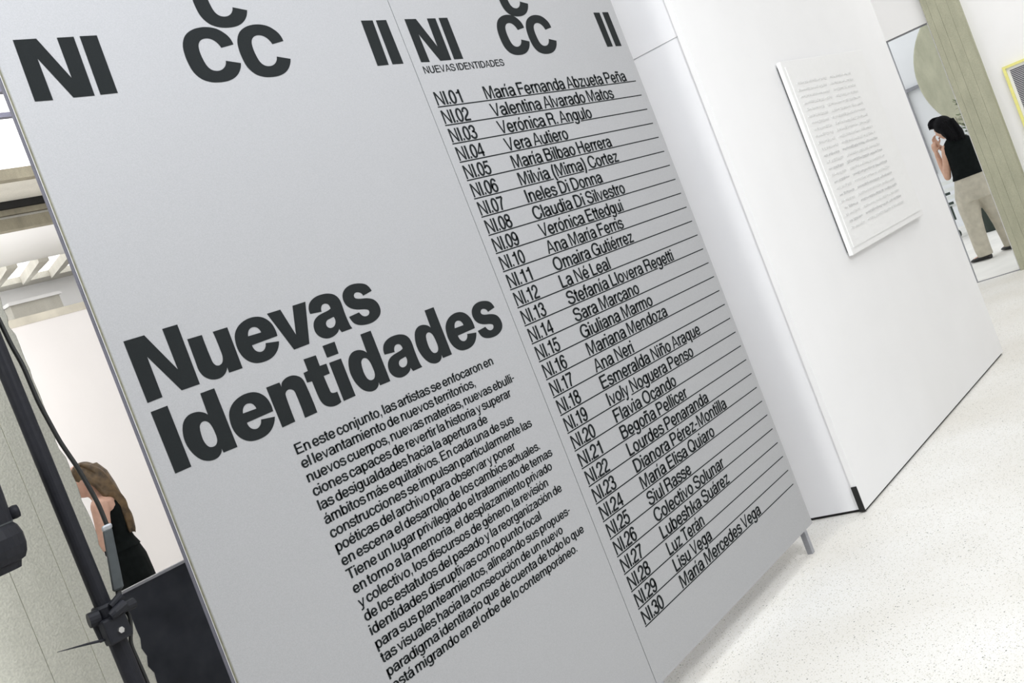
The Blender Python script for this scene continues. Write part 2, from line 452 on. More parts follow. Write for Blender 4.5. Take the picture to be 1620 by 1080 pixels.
BIG=[
('L','N',["14638,17214 15211,17213 15716,16208 15733,17233 16174,17233 16136,15708 15596,15710 15069,16717 15045,15714 14621,15701"]),
('L','u',["16282,16822 16720,16815 16711,16590 16709,16365 16714,16141 16719,16101 16731,16063 16752,16028 16775,16006 16804,15989 16838,15980 16878,15979 16918,15988 16955,16003 16985,16026 17009,16054 17027,16085 17045,16132 17058,16180 17063,16228 17068,16422 17067,16616 17058,16809 17517,16808 17488,15721 17053,15726 17059,15864 17027,15816 16985,15773 16936,15737 16876,15707 16811,15685 16744,15675 16660,15677 16578,15690 16502,15714 16434,15749 16375,15793 16326,15844 16292,15900 16269,15960 16254,16023 16250,16094 16254,16166 16259,16238 16266,16433 16273,16628"]),
('L','e',["18907,16203 18918,16270 18922,16338 18918,16405 18907,16472 18889,16537 18859,16599 18815,16661 18761,16717 18697,16766 18629,16802 18554,16830 18474,16848 18374,16860 18273,16862 18173,16854 18069,16835 17968,16806 17874,16767 17793,16718 17722,16661 17664,16596 17622,16526 17595,16452 17578,16377 17567,16290 17566,16203 17577,16117 17599,16040 17633,15966 17680,15897 17737,15838 17805,15787 17883,15745 17969,15715 18063,15698 18159,15689 18267,15689 18377,15698 18483,15720 18572,15752 18654,15795 18727,15847 18794,15912 18850,15983 18893,16060 18456,16125 18443,16085 18419,16047 18387,16013 18346,15985 18298,15964 18247,15953 18199,15957 18154,15971 18113,15991 18084,16014 18062,16043 18046,16073 18033,16109 18027,16146 18027,16184","18020,16431 18038,16479 18066,16525 18104,16566 18140,16590 18182,16607 18227,16615 18276,16613 18323,16603 18365,16586 18395,16563 18417,16534 18434,16504 18444,16477 18450,16450 18450,16422"]),
('L','v',["18855,16833 19325,16831 19506,16078 19766,16831 20242,16833 19823,15732 19257,15721"]),
('L','a',["20240,16476 20654,16440 20656,16468 20663,16496 20676,16523 20695,16551 20719,16577 20749,16599 20781,16613 20816,16620 20852,16622 20891,16617 20928,16607 20960,16590 20981,16570 20994,16545 21003,16520 21007,16497 21008,16474 21005,16450 20968,16437 20930,16426 20892,16418 20828,16410 20764,16404 20700,16398 20634,16390 20569,16382 20505,16370 20453,16355 20402,16337 20354,16315 20311,16289 20273,16259 20241,16225 20212,16182 20191,16137 20177,16090 20169,16039 20169,15988 20179,15938 20201,15889 20233,15843 20274,15802 20320,15768 20373,15740 20430,15717 20491,15702 20555,15694 20620,15692 20687,15697 20754,15708 20820,15724 20867,15739 20913,15759 20954,15782 20979,15802 20999,15825 21013,15850 21066,15732 21491,15736 21475,15771 21462,15806 21453,15842 21446,15892 21443,15943 21441,15994 21438,16072 21437,16151 21438,16230 21445,16327 21453,16425 21455,16522 21449,16573 21438,16622 21417,16670 21390,16711 21356,16749 21314,16782 21263,16811 21205,16834 21145,16853 21084,16868 21020,16878 20956,16884 20873,16888 20790,16888 20708,16883 20639,16873 20571,16858 20506,16838 20450,16815 20398,16788 20352,16756 20317,16721 20290,16682 20267,16642 20253,16611 20245,16579 20239,16547 20237,16523 20237,16499","20650,16111 20669,16134 20695,16154 20726,16169 20765,16179 20807,16184 20850,16188 20898,16194 20946,16199 20995,16203 21007,16168 21011,16132 21007,16096 20993,16060 20970,16025 20940,15993 20909,15971 20873,15954 20834,15943 20792,15939 20750,15940 20712,15950 20678,15968 20652,15992 20636,16021 20631,16051 20636,16082"]),
('L','s',["22743,16559 22352,16500 22346,16529 22333,16558 22313,16584 22287,16606 22256,16624 22220,16638 22183,16647 22144,16651 22105,16647 22070,16636 22040,16619 22017,16597 22005,16575 22003,16551 22009,16528 22024,16509 22048,16493 22074,16481 22118,16466 22165,16454 22212,16444 22268,16435 22325,16427 22381,16418 22439,16405 22497,16390 22553,16371 22602,16352 22648,16330 22689,16303 22728,16265 22760,16224 22784,16181 22799,16135 22806,16088 22806,16040 22801,15997 22789,15955 22769,15914 22742,15877 22708,15843 22668,15813 22616,15784 22560,15760 22501,15739 22438,15722 22372,15709 22306,15700 22240,15696 22174,15695 22108,15698 22039,15704 21970,15712 21904,15725 21846,15738 21791,15755 21739,15776 21693,15801 21652,15829 21617,15861 21592,15896 21574,15933 21559,15972 21549,16002 21542,16033 21538,16065 21961,16095 21968,16074 21977,16054 21989,16035 22003,16013 22019,15991 22039,15973 22068,15954 22101,15939 22138,15930 22181,15927 22225,15931 22267,15942 22294,15956 22317,15975 22334,15996 22344,16017 22348,16039 22344,16060 22329,16077 22306,16091 22281,16102 22240,16116 22198,16128 22155,16139 22096,16150 22037,16161 21979,16173 21923,16189 21868,16206 21816,16226 21770,16248 21727,16271 21688,16298 21654,16329 21624,16363 21600,16399 21583,16435 21573,16473 21567,16512 21565,16552 21569,16592 21579,16631 21597,16674 21622,16715 21654,16753 21694,16788 21741,16818 21792,16844 21854,16867 21920,16884 21987,16896 22059,16902 22132,16902 22205,16899 22273,16891 22340,16880 22405,16865 22463,16850 22519,16832 22571,16809 22614,16783 22652,16752 22681,16718 22711,16667 22731,16614"]),
('L','I',["14605,15483 15078,15490 15061,13966 14597,13962"]),
('L','d',["16044,15494 16473,15494 16462,13965 16029,13969 16019,14072 16004,14035 15982,14002 15952,13973 15906,13944 15856,13921 15802,13908 15731,13901 15660,13905 15592,13918 15513,13946 15439,13983 15376,14030 15311,14100 15260,14178 15218,14259 15186,14346 15166,14435 15155,14525 15156,14608 15168,14692 15189,14773 15218,14850 15256,14925 15307,14993 15363,15041 15430,15080 15504,15107 15579,15120 15658,15121 15736,15113 15799,15099 15860,15076 15917,15047 15957,15020 15991,14989 16020,14953","15680,14753 15703,14787 15737,14815 15777,14835 15815,14843 15855,14842 15891,14830 15930,14804 15960,14771 15982,14733 16001,14670 16011,14605 16015,14539 16018,14468 16017,14397 16004,14327 15983,14282 15951,14241 15908,14211 15858,14197 15803,14197 15751,14210 15712,14235 15683,14269 15662,14308 15643,14367 15633,14428 15632,14489 15639,14578 15653,14667"]),
('L','e',["17869,14440 17880,14507 17884,14575 17880,14642 17869,14709 17851,14774 17821,14836 17777,14898 17723,14954 17659,15003 17591,15039 17515,15067 17436,15085 17336,15097 17235,15099 17135,15091 17031,15072 16930,15043 16836,15004 16755,14955 16684,14898 16626,14833 16584,14763 16557,14689 16540,14614 16529,14527 16528,14440 16539,14354 16561,14277 16595,14203 16642,14134 16699,14075 16767,14023 16845,13982 16931,13952 17025,13935 17121,13926 17229,13926 17338,13935 17445,13957 17534,13989 17616,14032 17689,14084 17756,14149 17812,14220 17855,14296 17418,14362 17404,14322 17381,14284 17349,14250 17308,14222 17260,14201 17209,14190 17161,14194 17116,14208 17075,14228 17046,14251 17024,14279 17008,14310 16995,14346 16989,14383 16989,14421","16982,14668 17000,14716 17028,14762 17066,14803 17102,14827 17144,14844 17189,14852 17238,14850 17285,14840 17327,14823 17357,14800 17379,14771 17396,14741 17406,14714 17412,14687 17412,14658"]),
('L','n',["17940,15058 18396,15060 18407,14932 18423,14975 18450,15016 18489,15049 18555,15081 18628,15104 18705,15116 18786,15119 18867,15111 18944,15091 19017,15058 19082,15015 19132,14962 19165,14894 19179,14821 19184,14747 19197,14489 19201,14231 19196,13973 18746,13966 18758,14198 18761,14431 18756,14663 18751,14696 18738,14727 18716,14754 18679,14779 18637,14797 18591,14804 18542,14798 18497,14781 18461,14755 18439,14721 18430,14681 18426,14641 18413,14421 18406,14200 18404,13979 17948,13967"]),
('L','t',["19430,15398 19879,15387 19871,15085 20116,15080 20102,14800 19867,14796 19869,14658 19873,14520 19880,14382 19881,14360 19884,14338 19894,14317 19912,14302 19935,14290 19961,14282 20008,14275 20057,14273 20106,14276 20108,13976 20041,13958 19971,13946 19900,13942 19832,13944 19765,13953 19701,13970 19640,13993 19584,14023 19536,14059 19499,14101 19471,14148 19451,14196 19438,14248 19432,14300 19429,14353 19423,14495 19421,14636 19422,14778 19250,14794 19256,15062 19423,15076"]),
('L','i',["20221,15558 20687,15558 20663,15216 20221,15218","20218,15071 20672,15069 20667,13979 20201,13971"]),
('L','d',["21684,15499 22113,15500 22102,13971 21669,13974 21659,14078 21644,14041 21622,14007 21592,13979 21546,13949 21496,13927 21442,13913 21371,13907 21300,13910 21232,13924 21153,13951 21079,13988 21016,14035 20951,14105 20900,14183 20858,14265 20826,14351 20806,14441 20795,14531 20796,14614 20808,14697 20829,14779 20858,14856 20896,14931 20947,14998 21003,15047 21070,15085 21144,15113 21220,15126 21298,15126 21376,15118 21439,15104 21500,15081 21557,15053 21597,15026 21631,14994 21660,14959","21320,14758 21343,14792 21377,14821 21417,14841 21455,14849 21495,14847 21531,14836 21570,14810 21600,14777 21622,14739 21641,14676 21651,14611 21655,14545 21658,14474 21657,14402 21644,14333 21623,14287 21591,14247 21548,14217 21498,14203 21443,14203 21391,14216 21352,14240 21323,14275 21302,14313 21283,14372 21273,14433 21272,14495 21279,14584 21293,14672"]),
('L','a',["22280,14724 22694,14688 22696,14716 22703,14745 22716,14772 22735,14800 22759,14826 22790,14847 22821,14861 22856,14869 22892,14870 22931,14866 22968,14855 23000,14839 23021,14818 23034,14794 23043,14768 23048,14745 23048,14722 23045,14699 23008,14685 22971,14675 22932,14666 22868,14658 22804,14652 22740,14646 22674,14639 22609,14630 22546,14618 22493,14604 22442,14586 22394,14563 22352,14537 22313,14507 22281,14474 22252,14431 22231,14385 22217,14339 22209,14287 22209,14236 22219,14186 22241,14137 22274,14092 22314,14051 22360,14017 22413,13988 22471,13966 22531,13951 22595,13942 22660,13940 22727,13945 22794,13956 22860,13972 22907,13987 22953,14007 22994,14031 23019,14050 23039,14073 23053,14098 23106,13980 23531,13985 23515,14019 23502,14054 23493,14090 23486,14141 23483,14191 23481,14242 23478,14321 23478,14399 23479,14478 23485,14575 23493,14673 23495,14770 23490,14821 23478,14871 23458,14918 23431,14959 23396,14997 23354,15030 23303,15059 23245,15082 23185,15101 23124,15116 23061,15126 22996,15132 22913,15136 22830,15136 22748,15131 22679,15121 22611,15106 22546,15086 22490,15063 22439,15036 22393,15004 22358,14969 22330,14930 22307,14890 22294,14859 22285,14827 22280,14795 22277,14772 22277,14748","22690,14360 22709,14382 22735,14402 22766,14417 22805,14427 22847,14432 22890,14437 22938,14442 22986,14447 23035,14451 23047,14417 23051,14381 23047,14345 23033,14308 23010,14273 22980,14241 22950,14219 22913,14203 22874,14192 22832,14187 22790,14189 22752,14198 22719,14216 22693,14241 22676,14269 22671,14299 22676,14330"]),
('L','d',["24517,15512 24947,15512 24936,13983 24503,13986 24493,14090 24478,14053 24455,14019 24425,13991 24380,13962 24330,13939 24276,13925 24205,13919 24134,13922 24066,13936 23987,13963 23913,14000 23849,14047 23785,14118 23733,14195 23692,14277 23660,14364 23639,14453 23629,14543 23630,14626 23642,14709 23663,14791 23692,14868 23730,14943 23781,15011 23837,15059 23904,15097 23978,15125 24053,15138 24132,15139 24209,15131 24273,15116 24334,15093 24391,15065 24430,15038 24465,15007 24494,14971","24154,14770 24177,14805 24211,14833 24251,14853 24289,14861 24329,14859 24365,14848 24404,14822 24434,14789 24456,14751 24475,14688 24484,14623 24489,14557 24492,14486 24491,14415 24477,14345 24457,14300 24425,14259 24382,14229 24331,14215 24277,14215 24225,14228 24186,14252 24156,14287 24136,14326 24117,14385 24107,14446 24106,14507 24112,14596 24127,14685"]),
('L','e',["26384,14457 26395,14524 26399,14591 26395,14658 26384,14725 26366,14791 26336,14853 26292,14915 26238,14971 26174,15020 26106,15056 26030,15083 25951,15101 25851,15113 25750,15116 25650,15107 25546,15089 25445,15060 25351,15020 25270,14972 25199,14914 25141,14850 25099,14780 25072,14706 25055,14630 25044,14544 25043,14457 25054,14371 25076,14294 25110,14220 25157,14151 25214,14092 25282,14040 25360,13998 25446,13969 25540,13951 25636,13943 25744,13943 25854,13952 25960,13974 26049,14005 26131,14049 26204,14101 26271,14165 26327,14237 26370,14313 25933,14379 25920,14339 25896,14300 25864,14267 25823,14239 25775,14218 25724,14207 25676,14210 25631,14224 25590,14245 25561,14268 25539,14296 25523,14327 25510,14362 25504,14400 25504,14437","25497,14684 25515,14733 25543,14779 25581,14820 25617,14844 25659,14860 25704,14868 25753,14867 25800,14857 25842,14839 25872,14817 25894,14788 25911,14757 25921,14731 25927,14703 25927,14675"]),
('L','s',["27669,14834 27278,14774 27271,14804 27258,14833 27238,14858 27213,14880 27181,14899 27146,14912 27109,14921 27069,14925 27030,14922 26996,14911 26966,14893 26943,14872 26931,14850 26928,14826 26934,14803 26950,14784 26973,14768 27000,14755 27044,14740 27090,14729 27138,14719 27194,14710 27251,14702 27307,14692 27365,14679 27423,14664 27478,14646 27527,14627 27574,14604 27615,14577 27654,14540 27686,14499 27710,14455 27725,14409 27732,14362 27732,14314 27727,14272 27715,14229 27695,14188 27668,14152 27634,14118 27594,14088 27542,14059 27486,14034 27427,14014 27363,13996 27298,13983 27232,13975 27166,13970 27099,13970 27034,13973 26964,13978 26896,13987 26829,13999 26772,14013 26717,14030 26665,14051 26619,14075 26578,14103 26543,14135 26518,14170 26500,14208 26485,14246 26475,14277 26468,14308 26464,14339 26887,14370 26894,14349 26903,14329 26914,14310 26928,14287 26944,14266 26965,14247 26994,14229 27027,14214 27063,14204 27107,14202 27151,14206 27192,14216 27220,14230 27242,14249 27259,14271 27270,14291 27274,14313 27270,14334 27255,14351 27232,14365 27207,14376 27166,14391 27124,14403 27080,14413 27022,14425 26963,14435 26905,14448 26849,14463 26794,14481 26742,14501 26696,14522 26653,14546 26614,14573 26579,14604 26550,14638 26526,14674 26509,14710 26498,14748 26492,14787 26491,14826 26495,14866 26505,14906 26523,14948 26548,14990 26580,15028 26620,15062 26667,15093 26718,15118 26780,15141 26845,15158 26913,15170 26985,15176 27058,15177 27131,15173 27199,15166 27265,15154 27331,15140 27389,15125 27445,15107 27497,15084 27540,15058 27577,15027 27607,14992 27636,14942 27657,14889"]),
('L','logo',["14928,24548 15522,24557 16024,23543 16059,24557 16513,24562 16445,23060 15866,23060 15353,24069 15325,23045 14860,23052"]),
('L','logo',["16678,24569 17159,24571 17101,23074 16607,23067"]),
('L','logo',["26715,24670 27258,24661 27197,23169 26668,23167"]),
('L','logo',["27405,24656 27899,24656 27913,23167 27381,23172"]),
('L','logo',["21293,24137 21289,24207 21275,24275 21250,24337 21216,24392 21171,24441 21120,24485 21060,24531 20994,24572 20921,24607 20841,24632 20755,24650 20666,24663 20576,24670 20483,24671 20389,24665 20289,24653 20188,24635 20087,24607 19988,24570 19893,24524 19806,24468 19731,24400 19671,24324 19622,24247 19585,24164 19561,24081 19546,23999 19536,23906 19533,23815 19538,23726 19548,23630 19564,23536 19595,23448 19640,23371 19698,23302 19768,23240 19835,23200 19912,23168 19995,23143 20078,23124 20165,23113 20256,23107 20369,23104 20484,23108 20602,23120 20702,23139 20803,23166 20901,23204 20988,23250 21069,23304 21140,23366 21205,23439 21258,23516 21296,23594 20807,23691 20790,23646 20764,23601 20729,23559 20686,23521 20636,23489 20583,23462 20525,23443 20467,23431 20410,23427 20345,23431 20285,23442 20231,23462 20185,23493 20147,23531 20119,23574 20095,23634 20080,23698 20070,23763 20062,23831 20058,23901 20060,23972 20066,24032 20077,24093 20098,24155 20119,24194 20149,24232 20186,24267 20225,24293 20268,24315 20313,24331 20372,24343 20431,24348 20487,24346 20541,24339 20590,24324 20635,24305 20681,24276 20722,24243 20757,24205 20787,24160 20811,24112 20829,24060"]),
('L','logo',["23163,24152 23159,24222 23145,24289 23121,24352 23086,24407 23041,24456 22990,24500 22930,24546 22864,24587 22791,24621 22711,24647 22625,24665 22536,24678 22446,24685 22354,24686 22259,24680 22159,24668 22058,24650 21957,24621 21858,24584 21763,24539 21676,24483 21602,24414 21541,24339 21492,24262 21455,24179 21432,24096 21416,24014 21406,23921 21403,23830 21408,23741 21418,23645 21434,23551 21465,23463 21510,23386 21568,23317 21638,23255 21705,23215 21782,23183 21865,23158 21948,23139 22036,23127 22126,23121 22239,23119 22354,23123 22472,23135 22572,23154 22673,23181 22772,23219 22859,23265 22939,23319 23011,23381 23075,23453 23128,23531 23167,23609 22677,23706 22661,23661 22634,23616 22599,23574 22556,23536 22506,23503 22453,23477 22395,23458 22337,23446 22281,23442 22216,23446 22155,23457 22102,23477 22055,23508 22017,23546 21989,23589 21965,23649 21951,23712 21941,23778 21932,23846 21928,23916 21930,23987 21936,24047 21947,24108 21968,24170 21989,24209 22019,24247 22056,24281 22095,24308 22138,24330 22183,24346 22242,24358 22301,24363 22357,24361 22411,24353 22460,24339 22505,24320 22552,24291 22592,24258 22627,24220 22657,24175 22682,24127 22699,24075"]),
('L','logo',["22263,25656 22260,25726 22246,25793 22221,25856 22186,25911 22141,25960 22091,26004 22030,26050 21965,26091 21892,26125 21812,26151 21726,26169 21637,26182 21547,26189 21454,26190 21360,26184 21259,26172 21158,26154 21058,26125 20959,26088 20863,26043 20776,25987 20702,25918 20641,25843 20593,25766 20556,25683 20532,25600 20517,25518 20506,25425 20504,25334 20509,25245 20518,25149 20535,25055 20566,24967 20610,24890 20668,24821 20738,24759 20805,24719 20883,24687 20966,24661 21049,24643 21136,24631 21227,24625 21339,24623 21455,24627 21573,24639 21673,24658 21774,24685 21872,24723 21959,24769 22040,24823 22111,24885 22176,24957 22228,25035 22267,25113 21778,25210 21761,25164 21735,25120 21700,25078 21657,25040 21607,25007 21553,24981 21496,24962 21437,24950 21381,24946 21316,24950 21255,24961 21202,24981 21155,25012 21118,25050 21089,25093 21065,25153 21051,25216 21041,25282 21033,25350 21029,25420 21031,25490 21036,25551 21048,25612 21068,25674 21090,25713 21120,25751 21157,25785 21195,25812 21239,25834 21284,25849 21343,25862 21401,25867 21458,25865 21511,25857 21561,25843 21606,25824 21652,25795 21693,25762 21727,25724 21758,25679 21782,25631 21799,25579"]),
('R','logo',["35384,24130 35381,24200 35366,24267 35342,24330 35307,24384 35262,24433 35211,24478 35151,24524 35085,24565 35013,24599 34932,24625 34847,24643 34757,24655 34667,24663 34575,24664 34480,24658 34380,24646 34279,24627 34179,24599 34080,24562 33984,24517 33897,24460 33823,24392 33762,24317 33713,24239 33676,24157 33653,24074 33637,23992 33627,23899 33625,23808 33629,23718 33639,23622 33656,23529 33686,23440 33731,23364 33789,23295 33859,23233 33926,23192 34004,23161 34087,23135 34169,23117 34257,23105 34347,23099 34460,23097 34575,23100 34693,23113 34794,23131 34894,23159 34993,23197 35080,23242 35161,23297 35232,23358 35297,23431 35349,23508 35388,23587 34899,23683 34882,23638 34856,23594 34820,23551 34777,23514 34728,23481 34674,23455 34617,23436 34558,23424 34502,23420 34437,23423 34376,23435 34323,23455 34276,23486 34238,23524 34210,23567 34186,23627 34172,23690 34162,23755 34154,23824 34150,23893 34151,23964 34157,24025 34168,24086 34189,24148 34210,24187 34241,24225 34278,24259 34316,24286 34359,24308 34404,24323 34464,24335 34522,24340 34578,24339 34632,24331 34682,24317 34726,24297 34773,24269 34813,24236 34848,24198 34879,24153 34903,24104 34920,24053"]),
('R','logo',["37206,24074 37203,24144 37189,24211 37164,24274 37129,24329 37085,24378 37034,24422 36973,24468 36908,24509 36835,24543 36755,24569 36669,24587 36580,24600 36490,24607 36397,24608 36303,24602 36202,24590 36101,24572 36001,24543 35902,24506 35806,24461 35719,24405 35645,24336 35584,24261 35536,24184 35499,24101 35475,24018 35460,23936 35449,23843 35447,23752 35452,23663 35461,23567 35478,23473 35509,23385 35553,23308 35612,23239 35681,23177 35748,23137 35826,23105 35909,23080 35992,23061 36079,23049 36170,23043 36282,23041 36398,23045 36516,23057 36616,23076 36717,23103 36815,23141 36902,23187 36983,23241 37054,23303 37119,23375 37171,23453 37210,23531 36721,23628 36704,23582 36678,23538 36643,23496 36600,23458 36550,23425 36496,23399 36439,23380 36381,23368 36324,23364 36259,23368 36198,23379 36145,23399 36098,23430 36061,23468 36032,23511 36008,23571 35994,23634 35984,23700 35976,23768 35972,23838 35974,23908 35979,23969 35991,24030 36011,24092 36033,24131 36063,24169 36100,24203 36139,24230 36182,24252 36227,24267 36286,24280 36345,24285 36401,24283 36454,24275 36504,24261 36549,24242 36595,24213 36636,24180 36670,24142 36701,24097 36725,24049 36743,23997"]),
('R','logo',["36249,25610 36245,25680 36231,25747 36207,25810 36172,25864 36127,25913 36076,25958 36016,26004 35950,26045 35878,26079 35797,26105 35711,26123 35622,26135 35532,26142 35440,26144 35345,26138 35245,26126 35144,26107 35043,26079 34945,26042 34849,25996 34762,25940 34688,25872 34627,25797 34578,25719 34541,25637 34518,25554 34502,25472 34492,25379 34490,25288 34494,25198 34504,25102 34521,25008 34551,24920 34596,24844 34654,24774 34724,24713 34791,24672 34868,24641 34952,24615 35034,24597 35122,24585 35212,24579 35325,24577 35440,24580 35558,24593 35658,24611 35759,24639 35858,24677 35945,24722 36025,24777 36097,24838 36162,24911 36214,24988 36253,25067 35763,25163 35747,25118 35720,25073 35685,25031 35642,24994 35593,24961 35539,24935 35482,24915 35423,24903 35367,24899 35302,24903 35241,24915 35188,24935 35141,24965 35103,25004 35075,25047 35051,25106 35037,25170 35027,25235 35019,25304 35015,25373 35016,25444 35022,25504 35033,25566 35054,25627 35075,25666 35105,25704 35142,25739 35181,25766 35224,25788 35269,25803 35329,25815 35387,25820 35443,25819 35497,25811 35547,25797 35591,25777 35638,25749 35678,25715 35713,25678 35744,25633 35768,25584 35785,25533"]),
('R','logo',["28801,24658 29382,24648 29933,23651 29955,24648 30406,24642 30395,23146 29797,23148 29217,24111 29238,23142 28796,23159"]),
('R','logo',["30583,24651 31057,24644 31058,23148 30554,23153"]),
('R','logo',["40727,24602 41207,24590 41245,23097 40790,23104"]),
('R','logo',["41433,24600 41910,24594 41959,23082 41478,23096"]),
]

# ------------------------------------------------------------------ the setting
structure(Box('floor', M['terrazzo'], -6, 11.07, -6, 12, -.2, 0))
structure(Box('trim_1', M['door'], 11.05, 11.09, 2.78, 3.34, -.1, .004))
structure(Box('floor_outside', M['outside'], 11.09, 30, -8, 20, -.21, -.004))

structure(Box('ceiling', M['white'], -6, 11.25, -6, 12, 5.2, 5.3))
structure(Box('wall_front', M['white'], -6.1, 11.25, -6.1, -6, -.2, 5.3))
structure(Box('wall_side', M['white'], -6.1, -6, -6, 12, -.2, 5.3))
structure(Box('wall_hall', M['white'], -6.1, 11.25, 12, 12.1, -.2, 5.3))
# white partition with the relief, its side board towards the panel
part = root('wall_right', (4.66, 2.2, 0), None or 'white partition', 'wall')
del part['label']; del part['category']; part['kind'] = 'structure'
MB().box(4.648, 7.40, 2.172, 2.200, .012, 4.2).build('front_board', M['white'], part)
MB().box(4.66, 4.68, 2.2010, 3.0, .014, 2.3125).build('side_board', M['white_shaded'], part)
MB().box(4.656, 4.68, 2.2010, 3.0, 2.318, 4.2).build('side_board', M['white_shaded'], part)
MB().box(7.37, 7.395, 2.2, 3.0, .012, 4.2).build('side_board', M['white_shaded'], part)
MB().box(4.68, 7.37, 2.98, 3.0, .012, 4.2).build('back_board', M['white'], part)
MB().box(4.664, 4.68, 2.20, 3.0, 2.306, 2.32).build('joint', M['white_shaded'], part)
MB().box(4.642, 4.664, 2.1745, 2.2005, .006, .126).build('open_slot', M['gap'], part)
MB().box(4.67, 7.385, 2.182, 2.99, 0, .0145).build('plinth_gap', M['gap'], part)

# far wall with the doorway
fw = root('wall_back', (11.07, 2.5, 0), 'x', 'x'); del fw['label']; del fw['category']; fw['kind'] = 'structure'
MB().box(11.07, 11.25, -6, 2.83, 0, 5.2).box(11.07, 11.25, 3.32, 12, 0, 5.2).box(11.07, 11.25, 2.83, 3.32, 2.487, 5.2).build('wall_board', M['white'], fw)
# doorway frame
dr = root('door_1', (11.2, 3.07, 0), 'x', 'x'); del dr['label']; del dr['category']; dr['kind'] = 'structure'
MB().box(11.10, 11.16, 3.262, 3.318, 0, 2.487).build('door_jamb', M['door'], dr)
MB().box(11.08, 11.16, 2.832, 2.848, 0, 2.487).build('door_jamb', M['white'], dr)
MB().box(11.10, 11.16, 2.85, 3.262, 2.476, 2.486).build('door_head', M['door'], dr)

# concrete column beside the doorway, formed with upright planks
cl = root('concrete_column', (11.0, 2.66, 0), 'olive grey board-marked concrete column beside the bright doorway', 'column')
MB().box(11.0, 11.35, 2.512, 2.82, 0, 5.195).build('core', M['conc2'], cl)
for i, (a, b, dy) in enumerate(((2.515, 2.6015, .001), (2.603, 2.6915, .0), (2.693, 2.7665, .0015), (2.768, 2.817, .0005))):
    MB().box(10.9965 - dy, 11.002, a, b, 0, 5.195).build('plank_imprint', M['conc2'], cl)

# pink-white wall of the hall behind the exhibition panel and the roof zone above it
structure(Box('wall_left', M['warm'], 1.5, 9.5, 8.8, 8.98, 0, 2.80))
lg = structure(Box('trim_2', M['tile'], 1.5, 9.5, 8.79, 9.25, 2.80, 2.868))
structure(Box('trim_3', M['conc3'], 1.5, 9.5, 9.255, 9.30, 2.80, 2.90))
structure(Box('wall_far', M['white'], 1.5, 10.4, 10.3, 10.45, 0, 3.42))
t = root('roof_block', (5.9, 9.9, 2.87), 'pale concrete block standing on the ledge below the skylight', 'block')
MB().box(5.33, 5.83, 9.60, 10.05, 2.87, 3.12).build('block_body', M['conc4'], t)
MB().box(5.31, 5.85, 9.58, 10.07, 3.12, 3.15).build('block_cap', M['white'], t)
# ceiling slab with skylights: solid strips around the two lit openings
def prism(pts, z0, z1):
    mb = MB(); n = len(pts)
    mb.add([(x, y, z0) for x, y in pts] + [(x, y, z1) for x, y in pts],
           [tuple(reversed(range(n))), tuple(range(n, 2 * n))] + [(i, (i + 1) % n, n + (i + 1) % n, n + i) for i in range(n)])
    return mb
ce = root('ceiling', (6, 9, 3.4), 'x', 'x'); del ce['label']; del ce['category']; ce['kind'] = 'structure'
MB().box(1.5, 10.4, 7.98, 9.17, 3.40, 3.5).build('ceiling_slab', M['white'], ce)
MB().box(1.5, 10.4, 10.06, 10.3, 3.40, 3.5).build('ceiling_slab', M['conc4'], ce)
def bay(xa):  # left near corner of an opening
    return [(xa, 9.17), (xa + .25, 9.17), (xa + .47, 10.06), (xa + .22, 10.06)]
for k in range(-8, 10):
    x = 5.30 + k * .31
    prism([(x + .205, 9.17), (x + .31, 9.17), (x + .53, 10.06), (x + .490, 10.06)], 3.37, 3.5).build('glazing_rib', M['conc4'], ce)
    prism([(x, 9.17), (x + .205, 9.17), (x + .49, 10.06), (x + .22, 10.06)], 3.46, 3.48).build('pane', M['glasspane'], ce)
MB().box(1.5, 10.4, 7.90, 7.98, 3.40, 3.49).build('beam', M['conc3'], ce)
MB().box(1.5, 10.4, 7.93, 7.98, 3.49, 3.515).build('beam_groove', M['conc4'], ce)
MB().box(1.5, 10.4, 7.90, 7.98, 3.515, 3.56).build('beam', M['conc3'], ce)
MB().box(1.5, 10.4, 7.88, 7.98, 3.565, 3.64).build('beam', M['gap'], ce)
MB().box(1.5, 10.4, 7.36, 7.98, 3.62, 3.72).build('ceiling_slab', M['conc4'], ce)
MB().box(1.5, 10.4, 7.28, 7.36, 3.61, 3.69).build('beam', M['conc3'], ce)
MB().box(1.5, 10.4, 6.22, 7.30, 3.69, 3.78).build('luminous_panel', M['glasspane'], ce)
MB().box(1.5, 10.4, 6.18, 6.22, 3.68, 3.78).build('beam', M['alu'], ce)
MB().box(1.5, 10.4, 5.80, 6.18, 3.71, 3.78).build('luminous_panel', M['glasspane'], ce)
MB().box(1.5, 10.4, 5.75, 5.80, 3.68, 3.78).build('beam', M['alu'], ce)

# ------------------------------------------------------------------ concrete pillar on the left
pl_ = root('concrete_pillar', (1.2, 3.0, 0), 'large pale board-marked concrete pillar with a chipped corner at the left', 'pillar')
MB().box(.72, 1.578, 2.912, 3.2, 0, 3.9).build('core', M['conc'], pl_)
xs = [.72, .83, .945, 1.08, 1.205, 1.333, 1.458, 1.598]
for i in range(len(xs) - 1):
    a, b = xs[i] + .0009, xs[i + 1] - .0009
    dy = random.uniform(0, .003)
    if i < len(xs) - 2:
        MB().box(a, b, 2.90 + dy, 2.914, 0, 3.9).build('plank_imprint', M['conc'], pl_)
    else:
        mb = MB(); n = 150; ring = []
        for k in range(n + 1):
            z = 3.9 * k / n; e = b - abs(random.gauss(0, .0028)) - (random.random() < .06) * .008
            ring.append([Vector((a, 2.90, z)), Vector((e - .004, 2.90, z)), Vector((e, 2.905, z)), Vector((e, 3.19, z)), Vector((a, 3.19, z))])
        mb.loft(ring).build('plank_imprint', M['conc'], pl_)

